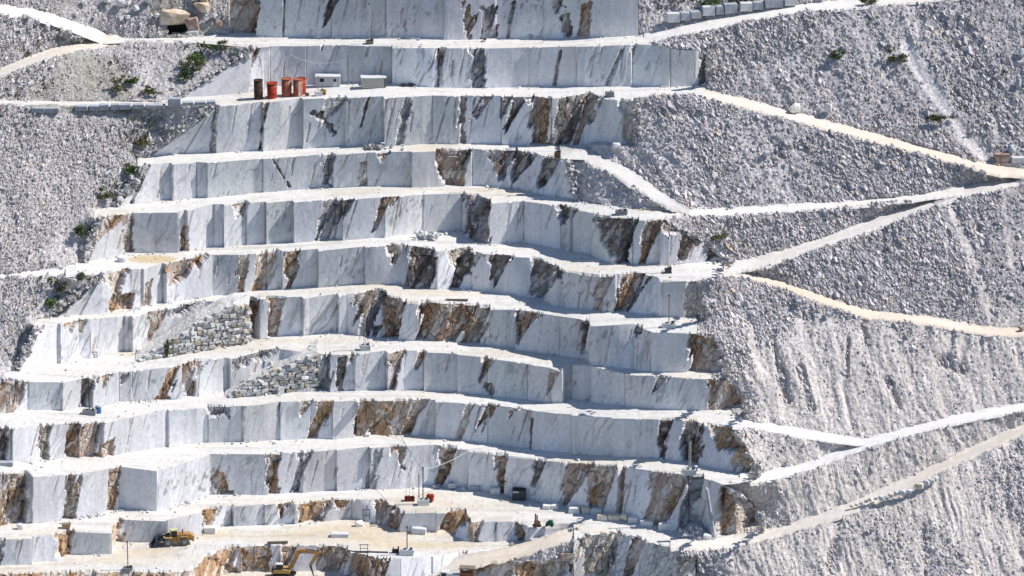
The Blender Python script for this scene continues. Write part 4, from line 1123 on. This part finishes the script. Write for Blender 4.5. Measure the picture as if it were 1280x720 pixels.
rig(509, 693, 'L', 30, 17, 'tan thin mast on a grey block at the pit floor edge', 'block', 'wood', .09, 1.3)
rig(862, 593, 'J', 38, 15, 'thick tan mast on a pale base beside the blue crate', 'block', 'blockt', .22, 1.3)
rig(605, 52, 'B', 40, 4, 'faint white pole under the middle of the topmost wall', 'white', 'white', .07, .5)
t = thing('crate', 'blue crate behind the thick tan mast', 'crate', at(868, 588.5, 'J'), .2); MB().box((0, 0, .5), (1.2, 1.1, 1.0)).build('body', 'blue', t, .04); MB().box((0, 0, 1.04), (1.3, 1.2, .1)).build('lid', 'white', t)
# winch group on the loading ledge
t = rig(529, 631, 'K', 42, 14, 'twin lattice mast on a white block between two red machines', 'white', 'dark', .16, 1.4)
m = MB(); lattice(m, 6.5, .12, 8); o = m.build('mast', 'grey', t); o.location = (-.9, .6, .6)
t = thing('red_winch', 'bright red machine just right of the twin lattice mast', 'machine', at(537.5, 627, 'K'), -.3); MB().box((0, 0, .9), (1.4, 1.2, 1.7), 0, .03).build('body', 'red', t, .05); MB().box((.6, -.2, 1.4), (.8, .7, .5)).build('hood', 'red', t, .04); MB().cyl((-.5, -.65, .5), (.5, -.65, .5), .3).build('winch_drum', 'dark', t)
t = thing('red_skip', 'dark red open skip left of the twin lattice mast', 'skip', at(512, 626, 'K'), .1); m = MB(); m.prism([(-1.0, 0), (1.0, 0), (1.1, .9), (-1.1, .9)], -.7, -.62); m.prism([(-1.0, 0), (1.0, 0), (1.1, .9), (-1.1, .9)], .62, .7); m.box((0, 0, .05), (2, 1.3, .1)); m.box((-1.05, 0, .5), (.1, 1.3, .95)); m.box((1.05, 0, .5), (.1, 1.3, .95)); m.build('body', 'darkred', t); m = MB(); m.box((-.3, 0, .7), (.8, .8, .8), .3, .1); m.build('load', 'darkred', t); [MB().cyl((x, 0, .9), (x*.7, 0, 3.4), .04, .04, 6).build('rod', 'grey', t) for x in (-.9, 0, .9)]
t = thing('pallet_tank', 'white square water tank in a cage at the shaded wall foot', 'water tank', at(564.5, 611, 'K'), .15); MB().box((0, 0, .85), (1.7, 1.2, 1.3)).build('tank', 'white', t, .08); m = MB(); [m.cyl((x, -.63, .1), (x, -.63, 1.55), .04, .04, 6) for x in (-.85, -.28, .28, .85)]; [m.cyl((-.85, -.63, z), (.85, -.63, z), .04, .04, 6) for z in (.3, .9, 1.5)]; m.build('cage', 'grey', t); MB().cyl((0, 0, 1.5), (0, 0, 1.65), .2).build('cap', 'dark', t)
t = thing('dark_container', 'black metal container with a white plate at the shaded wall foot', 'container', at(649, 624, 'K'), -.08); m = MB(); m.box((0, 0, 1.25), (3.0, 2.0, 2.3)); [m.box((x, -1.02, 1.25), (.1, .06, 2.2)) for x in (-1.3, -.65, 0, .65, 1.3)]; m.build('body', 'dark', t); MB().box((-.7, -1.07, 2.05), (1.3, .05, .3)).build('plate', 'white', t); MB().box((0, 0, 2.45), (3.1, 2.1, .1)).build('roof', 'black', t)
def trestle(px, py, k, w_, h_, label):
    t = thing('metal_trestle', label, 'trestle', at(px, py, k)); w = w_*PX/2; h = h_*PX/.95
    for x in (-w, w): m = MB(); m.cyl((x, -.35, 0), (x, 0, h), .07, .07, 6); m.cyl((x, .35, 0), (x, 0, h), .07, .07, 6); m.build('leg', 'dark', t)
    m = MB(); m.cyl((-w-.2, 0, h), (w+.2, 0, h), .09, .09, 6); m.cyl((-w, 0, h*.5), (w, 0, h*.5), .06, .06, 6); m.build('rail', 'dark', t)
trestle(483, 609, 'K', 14, 7, 'thin dark trestle under the pale wall left of the twin mast')
trestle(458, 652, 'L', 8, 15, 'tall grey trestle behind the white stone on the pit floor')
trestle(118, 447, 'H', 7, 7, 'small brown trestle under the left end of the wall')
trestle(455, 690, 'L', 9, 9, 'grey trestle at the pit edge left of the tan mast')
rock(at(449, 657.5, 'L'), 12*PX, 1.8, 9*PX, 'blockw', 'rounded white stone with a blue shadow on the pit floor', 301)
t = thing('pump', 'black pump machine left of the tan mast at the pit edge', 'pump', at(494, 691, 'L')); MB().box((0, 0, .45), (1.3, .8, .7), 0, .05).build('body', 'black', t, .05); MB().box((.7, 0, .8), (.35, .6, 1.3)).build('tank', 'dark', t); MB().cyl((-.4, 0, .8), (-.4, 0, 1.3), .12).build('exhaust', 'dark', t)
t = thing('timber_beam', 'grey timber beam lying on the pit edge above the excavator', 'beam', at(347, 679.5, 'L'), .08); MB().box((0, 0, .3), (4.6, .5, .5)).build('beam', 'wood', t, .04); [MB().box((x, 0, .02), (.3, .9, .2)).build('bearer', 'wood', t) for x in (-1.6, 1.6)]
t = thing('timber_beam', 'long low grey timber lying on the sunny middle bench', 'beam', at(571, 376, 'G'), -.03); MB().box((0, 0, .25), (5.2, .5, .4)).build('beam', 'wood', t, .04); [MB().box((x, 0, .02), (.3, .9, .2)).build('bearer', 'wood', t) for x in (-1.8, 1.8)]
t = thing('steel_pipe', 'dark bent pipe trailing along the pit edge left of the black pump', 'pipe', at(440, 690, 'L')); m = MB(); q = [(-2.6, 1.5, .5), (-1.2, .4, .25), (.5, -.2, .2), (4, -.3, .2), (8, -.5, .15)]
for a, b in zip(q[:-1], q[1:]): m.cyl(a, b, .16, .16, 8)
m.build('tube', 'dark', t); [MB().cyl((x, y, 0.05), (x, y, .45), .24, .24, 8).build('joint', 'grey', t) for x, y in ((-1.2, .4), (4, -.3))]
t = thing('skip', 'small ochre skip on the loading ledge at far left', 'skip', at(83, 660, 'K'), .05); m = MB(); m.prism([(-.75, .1), (.75, .1), (1.0, .95), (-1.0, .95)], -.6, .6); m.build('body', 'yellow', t, .03); MB().box((0, 0, .98), (2.1, 1.3, .1)).build('rim', 'wood', t); [MB().box((x, 0, .06), (.2, 1.0, .14)).build('runner', 'dark', t) for x in (-.5, .5)]
rock(at(152, 327, 'F'), 15*PX, 2, 8*PX, 'block', 'squared white block beside the ochre puddle', 302)
t = thing('small_drill', 'brown upright drilling machine left of the green machine', 'drill', at(671, 658.5, 'K'), .2); m = MB(); m.box((0, 0, .3), (1.8, 1.2, .45), 0, .05); m.build('tracks', 'dark', t, .04); MB().box((.1, 0, .95), (1.2, .8, .9), 0, .06).build('body', 'brown', t, .05); MB().box((-.3, 0, 2.0), (.3, .3, 2.2)).build('boom', 'brown', t); MB().box((.1, .1, 1.9), (.25, .25, 1.7)).build('boom', 'brown', t)
t = thing('green_machine', 'dark green machine on the loading ledge edge', 'machine', at(687, 657.5, 'K'), -.2); MB().box((0, 0, .6), (1.9, 1.1, .8), 0, .08, .8).build('body', 'green', t, .08); MB().box((.2, 0, 1.15), (.9, .8, .5), 0, .1).build('hood', 'green', t, .06); [MB().cyl((x, -.6, .3), (x, .6, .3), .3).build('wheel', 'black', t) for x in (-.6, .6)]

# ---- cables
def cable(pts, label, sag=.5, r=.045, mat='grey'):
    m = MB(); P_ = []
    for a, b in zip(pts[:-1], pts[1:]):
        for i in range(12): t = i/12; p = a.lerp(b, t); p = p-Vector((0, 0, sag*4*t*(1-t))); P_.append(p)
    P_.append(pts[-1]); o0 = P_[0].copy()
    for a, b in zip(P_[:-1], P_[1:]): m.cyl(tuple(a-o0), tuple(b-o0), r, r, 5, False)
    o = m.build('cable', mat); o.location = o0; tag(o, label, 'cable')
ms = at(529, 631, 'K')+Vector((0, 0, 8.5))
cable([ms, at(590, 562, 'J')+Vector((0, 0, .3)), at(645, 556, 'J')+Vector((0, 1, 1.5))], 'pale cable running right from the twin mast up to the next bench', .8, .06, 'white')
cable([ms, at(505, 553, 'J')+Vector((0, 0, .2)), at(498, 545, 'J')+Vector((0, 0, 2.0))], 'dark cable running steeply left from the twin mast to the next bench', .4, .05, 'dark')
cable([at(456, 437, 'H')+Vector((0, 0, 6)), at(462, 437, 'H')+Vector((0, -1.0, 1)), at(470, 484, 'I')+Vector((0, 0, 1.0))], 'dark hose hanging down the wall from the lattice mast', .1, .06, 'dark')
cable([at(160, 299, 'F')+Vector((0, .3, 4.2)), at(230, 296, 'F')+Vector((0, -.5, 5.2))], 'white hose strung across the dark wall at left', .6, .06, 'white')
cable([at(326, 108, 'C')+Vector((0, -.2, 8)), at(362, 108, 'C')+Vector((0, -.6, 8.2)), at(432, 106, 'C')+Vector((0, -.8, 6.5))], 'thin hose looping across the wall above the red tanks', 1.6, .05, 'white')

# ---- wheel loader
t = thing('wheel_loader', 'yellow orange wheel loader with dark bucket facing left on the pit floor', 'wheel loader', at(219.5, 680.5, 'L'), math.pi+.16)
m = MB(); m.prism([(-3.7, 1.15), (-.3, 1.0), (-.3, 2.5), (-1.0, 2.65), (-3.2, 2.6), (-3.7, 2.2)], -.95, .95); m.build('engine_cover', 'orange', t, .08)
m = MB(); m.box((-3.85, 0, 1.5), (.5, 2.2, 1.2)); m.build('counterweight', 'yellow', t, .08)
m = MB(); m.prism([(-.4, .8), (2.2, .8), (2.3, 1.7), (1.2, 2.3), (-.4, 1.9)], -.6, .6); m.build('front_frame', 'orange', t, .05)
c = MB().box((.35, 0, 2.7), (1.35, 1.5, 1.5), 0, 0, .9).build('cab', 'glass', t, .05)
[MB().box((.35+x, y, 2.7), (.12, .12, 1.6)).build('pillar', 'orange', c) for x in (-.66, .66) for y in (-.74, .74)]
MB().box((.35, 0, 3.55), (1.6, 1.7, .16)).build('roof', 'lime', c, .04)
for x in (1.75, -1.95):
    for y in (-1.2, 1.2):
        o = MB().cyl((x, y-.35, 1.0), (x, y+.35, 1.0), 1.0, 1.0, 22).build('wheel', 'dusty', t, .08); MB().cyl((x, y-.38, 1.0), (x, y+.38, 1.0), .45, .45, 14).build('rim', 'grey', o)
m = MB(); m.prism([(-2.7, 2.1), (-1.2, 2.1), (-1.1, 2.25), (-2.8, 2.25)], -1.55, 1.55); m.build('fender', 'orange', t); m = MB(); m.prism([(.9, 1.9), (2.6, 2.1), (2.7, 2.2), (.8, 2.1)], -1.5, 1.5); m.build('fender', 'yellow', t)
for y in (-.75, .75): m = MB(); m.beam([(1.2, 2.4), (3.0, 1.75), (4.2, .8)], [.5, .55, .35], y-.14, y+.14); m.build('lift_arm', 'dark', t)
m = MB(); m.beam([(1.6, 2.5), (3.4, 2.2), (4.1, 1.4)], [.25, .3, .25], -.15, .15); m.build('tilt_link', 'dark', t)
m = MB(); m.prism([(4.0, .1), (5.5, .0), (5.5, .1), (4.25, .3), (4.15, .9), (4.5, 1.6), (4.4, 1.75), (3.95, 1.1)], -1.5, 1.5); m.prism([(4.0, .1), (5.4, .05), (4.5, 1.65), (3.95, 1.1)], -1.5, -1.42); m.prism([(4.0, .1), (5.4, .05), (4.5, 1.65), (3.95, 1.1)], 1.42, 1.5); m.build('bucket', 'dark', t)
MB().cyl((-1.6, .3, 2.6), (-1.6, .3, 3.6), .13).build('exhaust', 'black', t); [MB().box((-4.11, y, 1.9), (.06, .3, .2)).build('tail_light', 'red', t) for y in (-.7, .7)]

# ---- excavator
t = thing('excavator', 'yellow tracked excavator with raised bent boom at the bottom of the pit', 'excavator', at(355, 721, 'M'), -.06)
for y in (-1.25, 1.25):
    m = MB(); m.prism([(-2.6, .35), (-2.2, 0), (2.2, 0), (2.6, .35), (2.6, .65), (2.2, .95), (-2.2, .95), (-2.6, .65)], y-.35, y+.35); o = m.build('track', 'black', t, .04)
    [MB().cyl((x, y-.38, .47), (x, y+.38, .47), .26, .26, 12).build('roller', 'dusty', o) for x in (-2, -1, 0, 1, 2)]
MB().box((0, 0, .95), (2.0, 1.9, .5)).build('undercarriage', 'dark', t)
m = MB(); m.prism([(-2.3, 1.2), (1.5, 1.2), (1.5, 1.9), (-.3, 2.25), (-2.0, 2.2), (-2.4, 1.8)], -1.35, 1.35); m.build('body', 'yellow', t, .07)
MB().box((-2.35, 0, 1.6), (.6, 2.6, .9)).build('counterweight', 'dark', t, .08)
c = MB().box((-.9, -.75, 2.6), (1.5, 1.1, 1.5), 0, 0, .92).build('cab', 'glass', t, .05); MB().box((-.9, -.75, 3.4), (1.6, 1.2, .12)).build('roof', 'white', c); [MB().box((-.9+x, -.75+y, 2.6), (.1, .1, 1.5)).build('pillar', 'dark', c) for x in (-.72, .72) for y in (-.52, .52)]
m = MB(); m.beam([(1.1, 1.9), (2.6, 4.4), (3.3, 6.1), (4.4, 6.3), (7.6, 5.9)], [.7, .95, 1.05, .9, .55], -.3, .3); m.build('boom', 'orange', t, .03)
[MB().cyl((1.8, y, 1.8), (3.0, y, 4.6), .14).build('boom_ram', 'grey', t) for y in (-.45, .45)]
m = MB(); m.beam([(8.1, 6.2), (6.9, 4.6), (5.9, 2.9)], [.5, .75, .5], -.22, .22); m.build('stick', 'orange', t, .03); MB().cyl((4.8, 0, 6.7), (8.0, 0, 6.3), .12).build('stick_ram', 'dark', t)
m = MB(); m.beam([(5.9, 3.1), (6.1, 2.2), (6.7, .2)], [.5, .4, .14], -.2, .2); m.build('rock_breaker', 'dark', t)

# ---- lorry and gantry under the ramp
t = thing('lorry', 'white lorry cab with dark windscreen below the ramp at the bottom edge', 'lorry', Vector(onZ(561, 727, zN1(561)-1.4).tolist()), -.2)
c = MB().box((-.9, 0, 1.5), (1.9, 2.2, 2.0), 0, 0, .94).build('cab', 'white', t, .1); MB().box((-.9, -1.08, 1.95), (1.1, .06, .75)).build('window', 'glass', c); MB().box((-1.84, 0, 1.9), (.06, 1.8, .8)).build('windscreen', 'glass', c)
m = MB(); m.box((1.5, 0, 1.5), (2.9, 2.2, 1.5)); m.build('body', 'cabin', t, .04); m = MB(); m.box((.4, 0, .6), (4.6, 1.0, .3)); m.build('chassis', 'dark', t)
for x in (-1.0, 2.0):
    for y in (-.95, .95): MB().cyl((x, y-.15, .45), (x, y+.15, .45), .45).build('wheel', 'black', t)
t = thing('timber_crib', 'brown timber crib frame beside the white lorry under the ramp', 'crib', Vector(onZ(584, 724, zN1(583)-1.2).tolist()), -.1); m = MB()
for z in range(4):
    for q in (-1, 1): m.box(((q*1.3, 0, .3+z*.6) if z % 2 else (0, q*.7, .3+z*.6)), ((.4, 2.0, .5) if z % 2 else (3.2, .4, .5)))
m.build('crib', 'brown', t, .03); MB().box((0, 0, 2.75), (3.4, 2.0, .3)).build('platform', 'wood', t, .03)

# ---- shrubs
def bush(pos, w, h, label, seed, tone=(.05, .085, .028), name='shrub', cat='shrub'):
    r = np.random.default_rng(seed); n = int(260*min(2.5, max(.6, w)))
    cl = r.normal(0, .48, (9, 3)); k = r.integers(0, 9, n); c = cl[k]+r.normal(0, .16, (n, 3)); c = c*np.array([w, w*.7, h])*.9; c[:, 2] = np.abs(c[:, 2]+h*.4)
    a = r.normal(size=(n, 3)); a /= np.linalg.norm(a, axis=1)[:, None]; b = np.cross(a, r.normal(size=(n, 3))); b /= np.linalg.norm(b, axis=1)[:, None]; s = r.uniform(.10, .24, n)[:, None]
    V = np.stack([c-a*s-b*s*.6, c+a*s-b*s*.6, c+a*s+b*s*.6, c-a*s+b*s*.6], 1); l = r.uniform(.6, 1.5, n)[:, None]*np.array(tone); yl = r.random(n) < .2; l[yl] *= np.array([1.5, 1.2, .9])
    t = thing(name, label, cat, pos)
    mesh_obj('foliage', V.reshape(-1, 3), np.arange(4*n).reshape(n, 4), M_leaf, np.repeat(l, 4, 0), parent=t)
    m = MB(); [m.cyl((0, 0, -.3), (random.uniform(-.3, .3)*w, random.uniform(-.2, .2)*w, h*.5), .07, .03, 6) for i in range(4)]; m.build('stem', 'wood', t)
for i, (x, y, w_, h_, lab) in enumerate([(244, 80, 2.6, 2.4, 'bright green shrub, topmost of three beside the slanting upper left wall'), (238, 90, 3.0, 2.8, 'largest green shrub, middle of three beside the slanting upper left wall'), (231, 99, 2.2, 1.8, 'small green shrub, lowest of three beside the slanting upper left wall'),
        (147, 113, 2.2, 1.8, 'dark shrub on the upper left scree above the block row'), (164, 104, 2.0, 1.8, 'taller shrub on the upper left scree right of the dark one'), (190, 117, 2.2, 1.4, 'low shrub on the scree above the tall grey block'), (270, 61, 3.4, 1.4, 'green scrub strip under the top ledge at left'),
        (180, 181, 2.2, 2.0, 'dark shrub at the foot of the slanting wall below the block row'), (163, 217, 2.4, 2.0, 'dark green shrub at the scree edge left of the fifth wall'), (131, 248, 2.4, 2.0, 'green shrub at the scree edge just above the bench with brown rock'), (101, 296, 2.6, 2.2, 'bright shrub at the scree edge left of the brown rock'), 
        (76, 364, 2.2, 2.2, 'green shrub at the scree edge below the left track'), (64, 382, 2.0, 2.2, 'dark shrub squeezed between scree and slanting wall'), (103, 350, 1.8, 1.3, 'small shrub just below the left track'), (209, 446, 1.4, 2.6, 'dark green shrub growing out of the large dry stone wall'),
        (1089, 4, 3.2, 1.6, 'green shrub hanging over the top right road'), (1044, 73, 2.0, 1.5, 'dark shrub alone on the upper right scree'), (1124, 76, 2.6, 1.6, 'shrub at the head of the pale chute'), (1172, 153, 2.6, 1.6, 'olive shrub beside the pale chute'), (900, 298, 2.2, 1.5, 'green shrub above the fractured right end of the wall'), (888, 7, 3.0, 2.6, 'dark shrub behind the block wall, left of two'), (925, 2, 3.4, 2.6, 'dark shrub behind the block wall, right of two')]):
    bush(at(209, 446, 'H') + Vector((0, -.3, .5)) if i == 14 else on_slope(x, y)+Vector((0, -.6, .3)), w_, h_, lab, 900+i, [(.09, .15, .05), (.11, .135, .06), (.08, .11, .05), (.15, .15, .08)][i % 4])
r = np.random.default_rng(77); V = []; Cg = []
def tufts(x0, x1, y0, y1, n, thr=.0):
    x = r.uniform(x0, x1, n); y = r.uniform(y0, y1, n); k = (fbm(x*.035, y*.05, 0, 900, 3)+r.normal(0, .12, n) > thr) & (ras(dep, x, y) < 1) & ~ras(roadm, x, y)
    x = x[k]; y = y[k]
    if not len(x): return
    Pg = onY(x, y, baseY(x, y, W2)); Pg[:, 1] -= .3
    for j in range(7):
        c = Pg+r.normal(0, .3, Pg.shape)+np.array([0, 0, .35]); a = r.normal(size=c.shape)*.16; b = r.normal(size=c.shape)*.07+np.array([0, 0, .22])
        V.append(np.stack([c-a-b, c+a-b, c+a*.3+b, c-a*.3+b], 1)); l = r.uniform(.7, 1.3, (len(x), 1))*np.where(r.random((len(x), 1)) < .55, np.array([.075, .10, .04]), np.array([.17, .15, .07])); Cg.append(np.repeat(l, 4, 0))
tufts(0, 300, 52, 122, 260, .12); tufts(150, 240, 140, 200, 60, .1); tufts(60, 180, 190, 330, 70, .2); tufts(20, 110, 330, 420, 60, .1); tufts(960, 1260, 20, 200, 160, .25); tufts(820, 960, -5, 12, 60, -.2); tufts(860, 930, 275, 325, 30, 0)
V = np.vstack(V); structure(mesh_obj('grass', V.reshape(-1, 3), np.arange(4*len(V)).reshape(-1, 4), M_leaf, np.vstack(Cg)), 'stuff')
# ------------------------------------------------------------------ light
w = bpy.data.worlds.new('World'); S.world = w; w.use_nodes = True
nt = w.node_tree; bg = nt.nodes['Background']; sky = nt.nodes.new('ShaderNodeTexSky'); sky.sky_type = 'NISHITA'; sky.sun_disc = False
SUN = np.array([.66, .055, .76]); SUN /= np.linalg.norm(SUN)
el = math.asin(SUN[2]); az = math.atan2(SUN[0], SUN[1])
sky.sun_elevation = el; sky.sun_rotation = az; sky.air_density = 1.0; sky.dust_density = 0; sky.ozone_density = 4; sky.altitude = 900
nt.links.new(sky.outputs[0], bg.inputs[0]); bg.inputs[1].default_value = .115
sl = bpy.data.lights.new('sun', 'SUN'); sl.energy = 5.0; sl.angle = R(.5); sl.color = (1, .955, .89)
so = bpy.data.objects.new('sun', sl); COL.objects.link(so); so.location = (200, 60, 300)
from mathutils import Vector
so.rotation_euler = Vector(SUN).to_track_quat('Z', 'Y').to_euler()
vs = S.view_settings; vs.view_transform = 'Standard'; vs.look = 'None'; vs.gamma = 1; vs.use_curve_mapping = False; vs.exposure = .12
